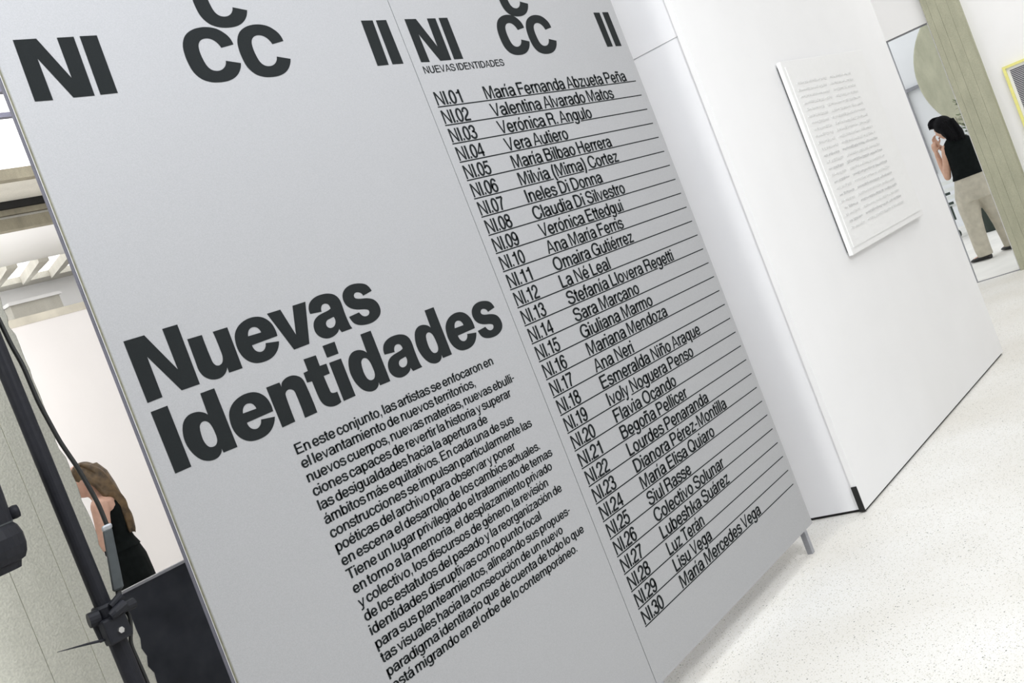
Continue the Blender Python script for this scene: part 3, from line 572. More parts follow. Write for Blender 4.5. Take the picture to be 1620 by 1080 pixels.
# ------------------------------------------------------------------ exhibition panels
def panel(name, label, xl_bot, xl_top, xr, z0, z1):
    r = root(name, ((xl_bot + xr) / 2, D + .02, 0), label, 'panel', None)
    def slab(nm, m, y0, y1, inl=0.0, inr=0.0, zi=0.0):
        a0, a1 = xl_bot + inl, xl_top + inl; b = xr - inr
        return MB().hexa([(a0, y0, z0 + zi), (b, y0, z0 + zi), (b, y1, z0 + zi), (a0, y1, z0 + zi)],
                         [(a1, y0, z1 - zi), (b, y0, z1 - zi), (b, y1, z1 - zi), (a1, y1, z1 - zi)]).build(nm, m, r)
    slab('face_board', M['silver'], D, D + .0045)
    slab('board_edge', M['edge'], D + .0045, D + .0135, .0008, .0008, .0008)
    slab('pale_strip', M['pale_edge'], D + .0135, D + .019, .002, .002, .002)  # pale band between the board edge and the frame profile
    slab('frame_profile', M['alu'], D + .019, D + .030, .0, .0, 0)
    return r
PZ0, PZ1 = .122, 2.98
LP = panel('text_panel', 'silver exhibition panel with the large heading and the long paragraph', 1.396, 1.4485, 2.8335, PZ0, PZ1)
RP = panel('name_panel', 'silver exhibition panel with thirty numbered names on ruled lines', 2.8365, 2.8365, 4.2500, PZ0, PZ1)
for px, pr in ((1.47, LP), (2.77, LP), (2.90, RP), (4.222, RP)):
    MB().box(px - .012, px + .012, D + .0305, D + .0545, 0, PZ1 - .1).build('leg', M['alu_leg'], pr)

def outline(parts, holes=True):
    V = []; F = []
    for grp in parts:
        loops = [[Vector((x, z, 0)) for x, z in l] for l in grp]
        n = len(V); flat = [p for l in loops for p in l]
        V += [(p.x, D - .0006, p.y) for p in flat]
        for t in tessellate_polygon(loops):
            a, b, c = (flat[k] for k in t)
            ar = (b.x - a.x) * (c.y - a.y) - (c.x - a.x) * (b.y - a.y)
            F.append(tuple(n + k for k in (t if ar > 0 else tuple(reversed(t)))))
    return V, F
for pn, nm, loops in BIG:
    ls = [[(int(a) / 1e4, int(b) / 1e4) for a, b in (t.split(',') for t in l.split())] for l in loops]
    grp = [[l] for l in ls] if nm == 'i' else [ls]
    V, F = outline(grp)
    plane_mesh('logo_letter' if nm == 'logo' else 'heading_letter', V, F, M['ink'], LP if pn == 'L' else RP)

BODY = ["En este conjunto, las artistas se enfocaron en", "el levantamiento de nuevos territorios,", "nuevos cuerpos, nuevas materias, nuevas ebulli-",
 "ciones capaces de revertir la historia y superar", "las desigualdades hacia la apertura de", "ámbitos más equitativos. En cada una de sus",
 "construcciones se impulsan particularmente las", "poéticas del archivo para observar y poner", "en escena el desarrollo de los cambios actuales.",
 "Tiene un lugar privilegiado el tratamiento de temas", "en torno a la memoria, el desplazamiento privado", "y colectivo, los discursos de género, la revisión",
 "de los estatutos del pasado y la reorganización de", "identidades disruptivas como punto focal", "para sus planteamientos, alineando sus propues-",
 "tas visuales hacia la consecución de un nuevo", "paradigma identitario que dé cuenta de todo lo que", "está migrando en el orbe de lo contemporáneo."]
BR_ = [2.6597, 2.5419, 2.7277, 2.6842, 2.5341, 2.6486, 2.7259, 2.6087, 2.7196, 2.768, 2.7407, 2.692, 2.7461, 2.6011, 2.7442, 2.6739, 2.7743, 2.7054]
ratios = []
for i, (s, xr) in enumerate(zip(BODY, BR_)):
    V, F, sp, q = text_mesh(s, 1.806 + .0004 * i, xr, 1.3182 - .0386 * i, .0382, -24, 155)
    ratios.append(q)
    plane_mesh('paragraph_line', V, F, M['ink'], LP)

V, F, sp, q = text_mesh("NUEVAS IDENTIDADES", 2.8765, 3.3285, 2.2762, .0345, -25, 200)
plane_mesh('subtitle_line', V, F, M['ink'], RP)

NAMES = ["María Fernanda Abzueta Peña", "Valentina Alvarado Matos", "Verónica R. Angulo", "Vera Autiero", "María Bilbao Herrera", "Milvia (Mima) Cortez",
 "Ineles Di Donna", "Claudia Di Silvestro", "Verónica Ettedgui", "Ana María Ferris", "Omaira Gutiérrez", "La Né Leal", "Stefanía Llovera Regetti",
 "Sara Marcano", "Giuliana Marmo", "Mariana Mendoza", "Ana Neri", "Esmeralda Niño Araque", "Ivoly Noguera Penso", "Flavia Ocando", "Begoña Pellicer",
 "Lourdes Penaranda", "Dianora Pérez-Montilla", "María Elisa Quiaro", "Siul Rasse", "Colectivo Solunar", "Lubeshka Suárez", "Luz Terán", "Lisu Vega", "María Mercedes Vega"]
NR = [4.1319, 3.984, 3.7679, 3.5525, 3.8283, 3.836, 3.666, 3.796, 3.7323, 3.6905, 3.7197, 3.4968, 3.9589, 3.6242, 3.6836, 3.7554, 3.4376, 3.9456, 3.8318,
 3.6313, 3.6749, 3.8094, 3.9262, 3.7605, 3.5027, 3.7411, 3.7347, 3.4579, 3.4691, 3.8746]
nr = []
for k, (s, xe) in enumerate(zip(NAMES, NR)):
    i = k + 1
    xl = 2.87485 + 5.3e-5 * i + 1.486e-5 * i * i
    zl = 2.224150 - .0644548 * i + 1.92741e-5 * i * i
    xr = 4.199227 + 2.5332e-3 * i - 6.701e-5 * i * i
    zr = 2.215022 - .0634342 * i + 4.86749e-6 * i * i
    sl = (zr - zl) / (xr - xl)
    base = zl + .0048
    xn = 3.146 + .0009 * i
    V1, F1, s1, q1 = text_mesh("NI.%02d" % i, xl + .0035, xl + .0035 + .1435 * (.96 if i in (1, 10, 11, 12, 13, 14, 15, 16, 17, 18, 19) else 1.0), base, .0655, -52, slope=sl)
    plane_mesh('entry_number', V1, F1, M['ink'], RP)
    V2, F2, s2, q2 = text_mesh(s, xn, xe, base + sl * (xn - xl), .0655, -20, 200, slope=sl)
    nr.append(q2)
    words = []; p0 = 0      # every word is a piece of its own
    spans_iter = iter(s2); cur = []
    for chh in s + ' ':
        if chh == ' ':
            if cur: words.append((cur[0][1], cur[-1][2], max(c[2] for c in cur))); cur = []
        else: cur.append(next(spans_iter))
    for (wa, wb_, wm) in words:
        idx = [q for q, v in enumerate(V2) if wa - 1e-6 <= v[0] <= wm + 1e-6]
        mp = {q: n_ for n_, q in enumerate(idx)}
        plane_mesh('entry_word', [V2[q] for q in idx], [tuple(mp[q] for q in f) for f in F2 if all(q in mp for q in f)], M['ink'], RP)
    cuts = [(a - .006, b + .006) for ch, a, b in s2 if ch in 'gqyj(),Q' and ch != 'Q']
    x = xl; mb = MB(); th = .0021
    for a, b in cuts + [(xr, xr)]:
        if a > x: mb.add([(x, D - .0005, zl + sl * (x - xl) - th), (a, D - .0005, zl + sl * (a - xl) - th), (a, D - .0005, zl + sl * (a - xl) + th), (x, D - .0005, zl + sl * (x - xl) + th)], [(0, 1, 2, 3)])
        x = max(x, b)
    mb.build('rule_line', M['ink'], RP)
print('BODY ratios', [round(x, 2) for x in ratios]); print('NAME ratios', [round(x, 2) for x in nr])

# ------------------------------------------------------------------ white relief on the partition
aw = root('relief_artwork', (6.12, 2.17, 1.06), 'white square relief with rows of faint grey strips hung on the partition', 'artwork')
MB().box(5.53, 6.76, 2.160, 2.1715, 1.082, 2.092).build('spacer', M['grey_plastic'], aw)  # dark inset backing, added so a shadow line shows beside the canvas
MB().box(5.51, 6.78, 2.138, 2.161, 1.062, 2.112).build('canvas', M['paper'], aw, bevel=.003)
MB().box(5.545, 6.745, 2.1335, 2.1385, 1.095, 2.080).build('front_sheet', M['paper'], aw)
NROW = 23
for r in range(NROW):
    z = 1.985 - (1.985 - 1.19) * r / (NROW - 1)
    a0 = 5.60 + random.uniform(-.012, .012); a1 = 5.60 + .27 - .004 * r + random.uniform(-.02, .02) + (.16 if r < 4 else .02)
    segs = [(a0, a0 + .05), (a0 + .06, a1)] if r > 10 else [(a0, a1)]
    b0 = a1 + .05; b1 = 6.44 + .003 * r
    segs += [(b0, b0 + (b1 - b0) * .62), (b0 + (b1 - b0) * .62 + .012, b1)]
    row = MB()
    for si, (a, b) in enumerate(segs):
        if a == b0: row.build('strip_row', M['mark2'] if r > 9 and r % 2 else M['mark'], aw); row = MB()
        n = max(2, int((b - a) / .03))
        for q in range(n):
            xa = a + (b - a) * q / n; xb = a + (b - a) * (q + .82) / n
            h = random.uniform(.003, .007); zz = z + random.uniform(-.002, .002)
            row.box(xa, xb, 2.1305, 2.1338, zz - h, zz + h)
    row.build('strip_row', M['mark2'] if r > 9 and r % 2 else M['mark'], aw)

# ------------------------------------------------------------------ striped picture in a yellow frame on the far wall
pf = root('framed_picture', (11.05, 1.9, .9), 'yellow framed picture of fine black stripes right of the concrete column', 'picture')
fz0, fz1, fy0, fy1 = .95, 1.825, 1.55, 2.37
def ybar(a, b, c, d, m=M['yellow']): MB().box(11.03, 11.07, a, b, c, d).build('frame_bar', m, pf)
ybar(fy1 - .024, fy1, fz0, fz1); ybar(fy0, fy0 + .024, fz0, fz1); ybar(fy0 + .024, fy1 - .024, fz1 - .024, fz1); ybar(fy0 + .024, fy1 - .024, fz0, fz0 + .024)
MB().box(11.05, 11.069, fy0 + .024, fy1 - .024, fz0 + .024, fz1 - .024).build('print_sheet', M['paper'], pf)
st = MB(); z = fz0 + .055
while z < fz1 - .052:
    st.box(11.047, 11.0505, fy0 + .05, fy1 - .052, z, z + .009); z += .0155
o = st.build('stripe_print', M['stripe'], pf)

# ------------------------------------------------------------------ outside the doorway
structure(Box('wall_outer', M['outwall'], 18, 18.2, -2, 14, -.005, 6))
structure(Box('trim_4', M['door'], 17.94, 18, 4.2, 5.31, 2.245, 2.30))
structure(Box('trim_5', M['door'], 17.94, 18, 5.255, 5.33, .9, 2.245))
dc = root('concrete_disc', (17.1, 3.74, 0), 'big round weathered concrete disc standing outside the doorway', 'sculpture')
mb = MB(); cy, cz, R_ = 3.74, 2.26, 1.054
rings = []
for x, rr in ((17.0, R_ - .03), (17.02, R_ - .008), (17.05, R_), (17.24, R_), (17.27, R_ - .03)):
    rings.append([Vector((x, cy + rr * math.cos(2 * math.pi * k / 64), cz + rr * math.sin(2 * math.pi * k / 64))) for k in range(64)])
mb.loft(rings).build('disc_body', M['conc2'], dc, smooth=False)
MB().box(17.05, 17.2, 3.0, 3.85, -.004, 1.35).build('disc_foot', M['conc2'], dc)

sx_, sy_ = 15.8, 4.04
sh_ = root('potted_shrub', (sx_, sy_ + .08, 0), 'green shrub in a dark planter behind the dark-haired woman', 'shrub')
pm = MB(); pm.loft([[Vector((sx_ + r * math.cos(2 * math.pi * k / 28), sy_ + .10 + r * math.sin(2 * math.pi * k / 28), z)) for k in range(28)] for z, r in ((-.003, .17), (.62, .23), (.66, .245), (.72, .245), (.72, .215), (.68, .21))])
pm.build('planter', M['pot'], sh_)
st = MB()
for k in range(5):
    a = k * 1.3; st.tube([(sx_, sy_ + .08, .66), (sx_ + .05 * math.cos(a), sy_ + .05 + .05 * math.sin(a), 1.1), (sx_ + .12 * math.cos(a), sy_ + .14 * math.sin(a), 1.6)], [.014, .01, .005], 6)
st.build('stem', M['conc3'], sh_)
lf = MB()
for k in range(900):
    a = random.uniform(0, 6.28); h = random.uniform(.85, 1.80); rr = random.uniform(.03, .17) * (1.0 if h < 1.6 else .7)
    c = Vector((sx_ + rr * math.cos(a), sy_ - .10 + rr * math.sin(a), h))
    d = Vector((math.cos(a), math.sin(a), random.uniform(-.3, .8))).normalized(); s_ = d.cross(Vector((0, 0, 1))).normalized() * .02; l = d * .07
    lf.add([c, c + l * .5 + s_, c + l, c + l * .5 - s_ + Vector((0, 0, .004))], [(0, 1, 2, 3)])
tag(lf.build('foliage', M['leaf'], sh_), kind='stuff')

ch = root('garden_chair', (16.4, 4.75, 0), 'white garden chair with dark straps glimpsed beside the dark-haired woman', 'chair')
cx, cyy = 16.4, 4.72
for sx in (-.2, .2):
    for sy in (-.2, .2):
        MB().tube([(cx + sx, cyy + sy, 0), (cx + sx * .95, cyy + sy * .95, .44)], .022, 8).build('leg', M['chairw'], ch)
MB().box(cx - .23, cx + .23, cyy - .23, cyy + .23, .44, .475).build('seat', M['chairw'], ch, bevel=.01)
for k in range(3):
    MB().box(cx + .19, cx + .215, cyy - .22, cyy + .22, .53 + k * .11, .585 + k * .11).build('back_slat', M['chairw'], ch)
for sy in (-.21, .21):
    MB().tube([(cx + .2, cyy + sy, .44), (cx + .22, cyy + sy, .86)], .018, 8).build('back_post', M['chairw'], ch)
for z in (.64, .50):
    MB().box(cx - .24, cx - .22, cyy - .06, cyy + .2, z - .018, z + .018).build('strap', M['strap'], ch)
MB().box(cx - .245, cx - .225, cyy + .05, cyy + .085, .5, .64).build('strap', M['strap'], ch)
MB().box(cx - .245, cx - .225, cyy - .02, cyy + .02, .26, .46).build('strap', M['strap'], ch)
MB().ball((cx - .23, cyy + .03, .06), (.06, .045, .06)).build('foot_cap', M['strap'], ch, smooth=True)

# ------------------------------------------------------------------ low dark screen behind the left end of the panel
ct = root('low_screen', (2.2, 3.31, 0), 'low black cloth-covered screen with a thin pale top edge behind the text panel', 'screen')
MB().box(1.66, 2.75, 3.302, 3.318, .03, 1.072).build('cloth_panel', M['cloth_black'], ct)
MB().box(1.655, 2.755, 3.2985, 3.3195, 1.072, 1.0805).build('top_rail', M['pale_edge'], ct)
for x in (1.78, 2.62):
    MB().box(x - .02, x + .02, 3.18, 3.44, 0, .03).build('foot', M['black'], ct)
# ------------------------------------------------------------------ tripod stand with clamp
PX, PY = 1.214, 2.30
ts = root('tripod_stand', (PX, PY, 0), 'black tubular stand with a clamp and thin spike in front of the pillar', 'stand')
MB().tube([(PX, PY, .12), (PX, PY, 1.14)], .0205, 20).build('lower_pole', M['black'], ts, smooth=False)
MB().tube([(PX, PY, 1.14), (PX, PY, 2.6)], .0185, 20).build('upper_pole', M['black'], ts)
MB().tube([(PX, PY, .30), (PX, PY, .36)], .03, 16).build('leg_collar', M['black'], ts)
for a in (35, 155, 275):
    ca, sa = math.cos(math.radians(a)), math.sin(math.radians(a)); rr = .42
    lg_ = MB().tube([(PX + .022 * ca, PY + .022 * sa, .33), (PX + rr * ca, PY + rr * sa, .022)], .011, 10).build('leg', M['black'], ts)
    MB().ball((PX + rr * ca, PY + rr * sa, .02), .02).build('rubber_foot', M['rubber'], lg_, smooth=True)
cp = MB().tube([(PX, PY, 1.118), (PX, PY, 1.125), (PX, PY, 1.19), (PX, PY, 1.196)], [.024, .028, .028, .024], 24).build('clamp', M['black'], ts)
MB().box(PX - .036, PX + .020, PY - .040, PY - .012, 1.112, 1.168).build('clamp_jaw', M['black'], cp, bevel=.005)
MB().tube([(PX - .046, PY - .006, 1.178), (PX - .024, PY - .012, 1.176)], [.016, .018], 14).build('side_knob', M['black'], cp)
MB().tube([(PX - .03, PY - .004, 1.125), (PX - .034, PY - .004, 1.19)], .009, 10).build('clamp_hinge', M['black'], cp)
MB().tube([(PX - .016, PY - .042, 1.170), (PX - .006, PY - .044, 1.173), (PX + .022, PY - .044, 1.180)], [.0085, .011, .0125], 12).build('t_handle', M['black'], cp)
MB().tube([(PX + .000, PY - .03, 1.186), (PX + .028, PY - .036, 1.199)], [.009, .0105], 12).build('t_handle', M['black'], cp)
MB().tube([(PX + .018, PY - .03, 1.172), (PX + .052, PY - .028, 1.171)], [.010, .012], 12).build('t_handle', M['black'], cp)
MB().tube([(PX + .0, PY - .045, 1.176), (PX - .015, PY - .0455, 1.171)], [.003, .003], 8).build('handle_pin', M['steel'], cp)
MB().tube([(PX - .006, PY - .039, 1.134), (PX - .006, PY - .0455, 1.134)], .0072, 6).build('hex_nut', M['steel'], cp)
MB().tube([(PX - .020, PY - .02, 1.124), (PX - .07, PY - .018, 1.137), (PX - .137, PY - .015, 1.152)], [.0035, .0026, .0006], 8).build('spike', M['black'], cp)

# cable with an inline adapter hanging down the stand
cb = root('hanging_cable', (1.25, 2.28, 0), 'black cable with a grey inline adapter hanging beside the stand', 'cable')
def smoothline(p, per=6):
    out = []
    P = [Vector(q) for q in p]
    for i in range(len(P) - 1):
        a, b = P[i], P[i + 1]; ta = (P[min(i + 1, len(P) - 1)] - P[max(i - 1, 0)]) / 2; tb = (P[min(i + 2, len(P) - 1)] - P[i]) / 2
        for k in range(per):
            t = k / per
            out.append((2*t**3-3*t*t+1)*a + (t**3-2*t*t+t)*ta + (-2*t**3+3*t*t)*b + (t**3-t*t)*tb)
    out.append(P[-1]); return out
up = [(1.205, 2.27, 2.5), (1.215, 2.28, 2.2), (1.235, 2.3, 1.93), (1.242, 2.3, 1.844), (1.246, 2.3, 1.79), (1.252, 2.3, 1.742), (1.253, 2.3, 1.698), (1.254, 2.3, 1.654), (1.259, 2.3, 1.607), (1.265, 2.3, 1.56),
      (1.273, 2.3, 1.522), (1.280, 2.3, 1.49), (1.288, 2.3, 1.437), (1.2925, 2.3, 1.395), (1.2925, 2.3, 1.345)]
MB().tube(smoothline(up), .0052, 10).build('upper_cord', M['rubber'], cb, smooth=True)
dn = [(1.258, 2.3, 1.212), (1.251, 2.3, 1.179), (1.252, 2.285, 1.15), (1.247, 2.29, 1.12), (1.240, 2.30, 1.09), (1.240, 2.30, 1.045), (1.241, 2.30, .98), (1.240, 2.3, .6), (1.25, 2.31, .2), (1.30, 2.36, .012), (1.5, 2.5, .008)]
MB().tube(smoothline(dn), .0045, 10).build('lower_cord', M['rubber'], cb, smooth=True)
ax = Vector((1.2915, 2.3, 1.350)); bx = Vector((1.2600, 2.3, 1.208)); dd_ = (bx - ax).normalized()
def rbox(mb, a, b, wa, wb, ta, tb):
    d = (b - a).normalized(); u = Vector((.88, -.47, 0)).normalized(); w = d.cross(u).normalized()
    def q(p, W, T): return [p + u * W * s + w * T * t for s, t in ((-1, -.6), (-.7, -1), (.7, -1), (1, -.6), (1, .6), (.7, 1), (-.7, 1), (-1, .6))]
    return mb.loft([q(a, wa * .8, ta * .8), q(a + d * .004, wa, ta), q(b - d * .004, wb, tb), q(b, wb * .75, tb * .75)])
rbox(MB(), ax + dd_ * .010, bx, .0105, .0125, .009, .010).build('adapter_body', M['grey_plastic'], cb)
rbox(MB(), ax + dd_ * .000, ax + dd_ * .013, .0115, .0115, .0095, .0095).build('adapter_band', M['band'], cb, label='silver end band')
MB().tube([bx - dd_ * .001, bx + dd_ * .018], [.006, .0048], 10).build('strain_relief', M['rubber'], cb)

# black lamp head reaching in from the left edge, on a stand of its own
lh = root('lamp_head', (.86, 2.3, 0), 'rounded black lamp housing with a side knob cut off by the left picture edge', 'lamp')
mb = MB(); prof = [(1.343, .02), (1.345, .050), (1.358, .055), (1.361, .064), (1.372, .071), (1.388, .0755), (1.41, .0765), (1.428, .072), (1.436, .066), (1.44, .067), (1.50, .070), (1.58, .072), (1.62, .068), (1.64, .04)]
def lring(z, r): return [Vector((1.03 + r * math.cos(2 * math.pi * k / 36), 2.3 + r * math.sin(2 * math.pi * k / 36), z)) for k in range(36)]
hb = mb.loft([lring(z, r) for z, r in prof]).build('lamp_body', M['black'], lh)
MB().loft([lring(z, r) for z, r in ((1.4365, .0665), (1.438, .0672), (1.4395, .0672))]).build('rim_line', M['grey_plastic'], hb)
MB().tube([(1.085, 2.285, 1.452), (1.104, 2.28, 1.453), (1.112, 2.278, 1.453), (1.114, 2.277, 1.453)], [.012, .0145, .013, .006], 16).build('side_knob', M['black'], hb, smooth=True)
MB().tube([(1.03, 2.3, 1.63), (1.03, 2.3, 1.66), (1.03, 2.3, 1.70)], [.02, .014, .012], 12).build('yoke_arm', M['black'], lh)
MB().tube([(1.03, 2.3, 1.70), (.84, 2.3, 1.70)], .012, 12).build('yoke_arm', M['black'], lh)
MB().tube([(.84, 2.3, .1), (.84, 2.3, 1.75)], .017, 16).build('pole', M['black'], lh)
for a in (100, 220, 340):
    ca, sa = math.cos(math.radians(a)), math.sin(math.radians(a))
    MB().tube([(.84 + .016 * ca, 2.3 + .016 * sa, .30), (.84 + .34 * ca, 2.3 + .34 * sa, .012)], .01, 8).build('leg', M['black'], lh)

# ------------------------------------------------------------------ people
def ring(c, a, b, yaw=0.0, n=20, p=2.3):
    out = []
    for k in range(n):
        t = 2 * math.pi * k / n; ct, st = math.cos(t), math.sin(t)
        x = a * math.copysign(abs(ct) ** (2 / p), ct); y = b * math.copysign(abs(st) ** (2 / p), st)
        out.append(Vector((c[0] + x * math.cos(yaw) - y * math.sin(yaw), c[1] + x * math.sin(yaw) + y * math.cos(yaw), c[2])))
    return out

def limb(mb, pts, rad, n=14):
    mb.tube(smoothline(pts, 4), [rad[0]] + [0] * 0 + _interp(rad, 4)[1:], n)
    for p, r in ((pts[0], rad[0]), (pts[-1], rad[-1])): mb.ball(p, r * .98, 12, 8)
def _interp(r, per):
    out = []
    for i in range(len(r) - 1):
        for k in range(per): out.append(r[i] + (r[i + 1] - r[i]) * k / per)
    out.append(r[-1]); return out

def remesh(mb, name, voxel, m, parent, smooth_it=2, label=None):
    me = mb.mesh('tmp'); o = bpy.data.objects.new('tmp', me); COL.objects.link(o)
    r = o.modifiers.new('r', 'REMESH'); r.mode = 'VOXEL'; r.voxel_size = voxel; r.use_smooth_shade = True
    s = o.modifiers.new('s', 'SMOOTH'); s.iterations = smooth_it; s.factor = .5
    dg = bpy.context.evaluated_depsgraph_get(); dg.update()
    ev = bpy.data.meshes.new_from_object(o.evaluated_get(dg))
    bpy.data.objects.remove(o); ev.name = name; ev.materials.clear()
    ob = link(name, ev, m, parent, True)
    if label: ob['label'] = label
    return ob

def rot(yaw, pitch=0.0):
    return Matrix.Rotation(yaw, 3, 'Z') @ Matrix.Rotation(pitch, 3, 'X')

def head_solid(mb, c, yaw, pitch, s=1.0):
    """head with jaw, nose, lips, brow and ears; faces +Y before turning"""
    Rm = rot(yaw, pitch); nu, nv = 40, 32; c = Vector(c); rings = []
    for j in range(nv + 1):
        t = -math.pi / 2 + math.pi * (j + .02) / (nv + .04); r = []
        for k in range(nu):
            a = 2 * math.pi * k / nu
            x, y, z = .074 * math.cos(t) * math.cos(a), .094 * math.cos(t) * math.sin(a), .113 * math.sin(t)
            if z < 0:
                q = -z / .113; x *= 1 - .30 * q; y = y * (1 - .12 * q) + .012 * q
            f = max(0, math.sin(a)) ** 3 * math.cos(t)
            g = lambda zz, w, xx=0, xw=.012: math.exp(-((z - zz) / w) ** 2) * math.exp(-((x - xx) / xw) ** 2)
            y += f * (.020 * g(-.022, .012) + .012 * g(-.004, .02, 0, .009) + .007 * g(-.056, .006, 0, .022) + .006 * g(-.068, .006, 0, .02) + .010 * g(-.098, .014, 0, .022) - .009 * (g(.002, .011, .03, .015) + g(.002, .011, -.03, .015)) + .004 * (g(.02, .007, .03, .02) + g(.02, .007, -.03, .02)))
            r.append(c + Rm @ (Vector((x, y, z)) * s))
        rings.append(r)
    mb.loft(rings)
    for sx in (-1, 1):
        b = MB().ball((0, 0, 0), (.008 * s, .017 * s, .030 * s), 12, 8)
        mb.add([c + Rm @ (Vector(v) + Vector((sx * .074, -.008, -.005)) * s) for v in b.v], b.f)

def hand_solid(mb, wrist, d, palm_n, s=1.0, curl=.5, side=1):
    """palm, four unequal curled fingers and a thumb"""
    d = Vector(d).normalized(); nrm = Vector(palm_n); nrm = (nrm - d * nrm.dot(d)).normalized(); lat = d.cross(nrm) * side
    w = Vector(wrist)
    mb.loft([[w + d * L * s + lat * (math.cos(q) * W * s) + nrm * (math.sin(q) * T * s) for q in [2 * math.pi * k / 12 for k in range(12)]]
             for L, W, T in ((-.01, .024, .018), (.02, .032, .015), (.06, .040, .014), (.085, .038, .012))])
    for i, (off, ln) in enumerate(((-.029, .066), (-.010, .076), (.010, .071), (.028, .056))):
        p = w + d * .078 * s + lat * off * s; pts = [p]; a = 0
        for j, q in enumerate((.42, .33, .25)):
            a += curl * (.5 + .35 * j)
            p = p + (d * math.cos(a) + nrm * math.sin(a)) * ln * q * s; pts.append(p)
        mb.tube(pts, [.0092 * s, .0088 * s, .008 * s, .0066 * s], 8); mb.ball(pts[-1], .0066 * s, 8, 6)
    p0 = w + d * .022 * s - lat * .026 * s
    p1 = p0 + (d * .5 - lat * .75 + nrm * .3).normalized() * .036 * s; p2 = p1 + (d * .85 - lat * .2 + nrm * .4).normalized() * .03 * s
    mb.tube([p0, p1, p2], [.012 * s, .0105 * s, .008 * s], 8); mb.ball(p2, .008 * s, 8, 6)

def shoe_solid(mb, ankle_xy, z, yaw, L=.235):
    Rm = rot(yaw); rings = []
    for y, w, h in ((-.055, .018, .02), (-.05, .028, .05), (-.02, .033, .075), (.03, .034, .07), (.08, .040, .05), (.13, .042, .038), (.165, .034, .028), (.18, .015, .015)):
        rr = []
        for k in range(14):
            t = 2 * math.pi * k / 14; x = w * math.cos(t); zz = h * (.5 + .5 * math.sin(t))
            v = Rm @ Vector((x, y, 0)); rr.append(Vector((ankle_xy[0] + v.x, ankle_xy[1] + v.y, z + zz)))
        rings.append(rr)
    mb.loft(rings)

def eyes(c, yaw, pitch, parent, s=1.0):
    Rm = rot(yaw, pitch); c = Vector(c)
    for sx in (-1, 1):
        p = c + Rm @ (Vector((sx * .031, .077, .002)) * s)
        e = MB().ball(p, .0115 * s).build('eye', M['eyew'], parent, smooth=True)
        q = c + Rm @ (Vector((sx * .031, .0855, .002)) * s)
        MB().ball(q, .0048 * s).build('iris', M['eyed'], e, smooth=True)
    lp = c + Rm @ (Vector((0, .0945, -.062)) * s)
    b = MB().ball((0, 0, 0), (.021 * s, .006 * s, .0075 * s), 14, 8); m2 = MB()
    m2.add([lp + Rm @ Vector(v) for v in b.v], b.f); m2.build('mouth', M['lip'], parent, smooth=True)

def to_local(mb, o):
    """figure geometry is laid out in the figure's own frame: lift it into the world before linking"""
    w = local_matrix(o); mb.v = [tuple(w @ Vector(q)) for q in mb.v]; return mb

# --- woman outside the doorway (own frame: x to her right side in view, y away, z up)
W2 = root('person', (12.7, 3.55, 0), 'dark-haired woman in black sleeveless top and beige trousers outside the doorway', 'person', rotz=math.atan2(-.96308, .26921))
yaw2 = math.radians(62)
b = MB()
b.loft([ring((.135, .0, .84), .150, .105), ring((.135, .0, .92), .158, .112), ring((.14, 0, 1.02), .135, .10), ring((.145, 0, 1.12), .135, .10), ring((.15, 0, 1.22), .158, .108),
        ring((.145, .0, 1.29), .165, .10), ring((.135, .0, 1.335), .12, .075), ring((.125, .0, 1.365), .07, .06)])
limb(b, [(.125, 0, 1.34), (.10, .01, 1.40), (.075, .015, 1.45)], [.058, .052, .052])
H2 = (.060, .025, 1.515)
head_solid(b, H2, yaw2, math.radians(-14), 1.04)
limb(b, [(.015, -.01, 1.29), (-.035, .0, 1.13), (-.070, .02, .995)], [.052, .043, .038])
limb(b, [(-.070, .02, .995), (-.085, .07, 1.13), (-.092, .12, 1.28)], [.037, .034, .025])
hand_solid(b, (-.092, .125, 1.29), (-.02, .2, 1), (.6, .8, 0), .95, .55, 1)
limb(b, [(.285, .01, 1.28), (.27, .17, 1.12), (.20, .26, 1.02)], [.052, .042, .037])
limb(b, [(.20, .26, 1.02), (.07, .25, 1.18), (-.045, .21, 1.34)], [.036, .032, .025])
hand_solid(b, (-.045, .21, 1.345), (-.3, -.1, 1), (.5, -.5, .2), .95, .55, -1)
limb(b, [(.055, 0, .84), (.025, .01, .47), (.012, 0, .10)], [.088, .056, .036])
limb(b, [(.215, .02, .84), (.265, .10, .47), (.305, .16, .12)], [.088, .056, .036])
shoe_solid(b, (.012, .0), .012, math.radians(50)); shoe_solid(b, (.305, .16), .012, math.radians(30))
body2 = remesh(to_local(b, W2), 'body', .0065, M['skin'], W2)
e2 = MB(); pr = local_matrix(W2)
def eyes_fig(W, H, yaw, pitch, s):
    h = pr_of(W) @ Vector(H); eyes(h, yaw + W.rotation_euler.z, pitch, W, s)
def pr_of(W): return local_matrix(W)
eyes_fig(W2, H2, yaw2, math.radians(-14), 1.04)
# sleeveless top
b = MB()
b.loft([ring((.137, .0, .925), .178, .128), ring((.14, 0, .97), .166, .12), ring((.143, 0, 1.06), .158, .118), ring((.15, 0, 1.16), .168, .124), ring((.152, 0, 1.24), .178, .122),
        ring((.148, .0, 1.30), .172, .108), ring((.138, .0, 1.35), .125, .085), ring((.125, .0, 1.385), .075, .068)])
remesh(to_local(b, W2), 'sleeveless_top', .008, M['top_black'], W2, 3)
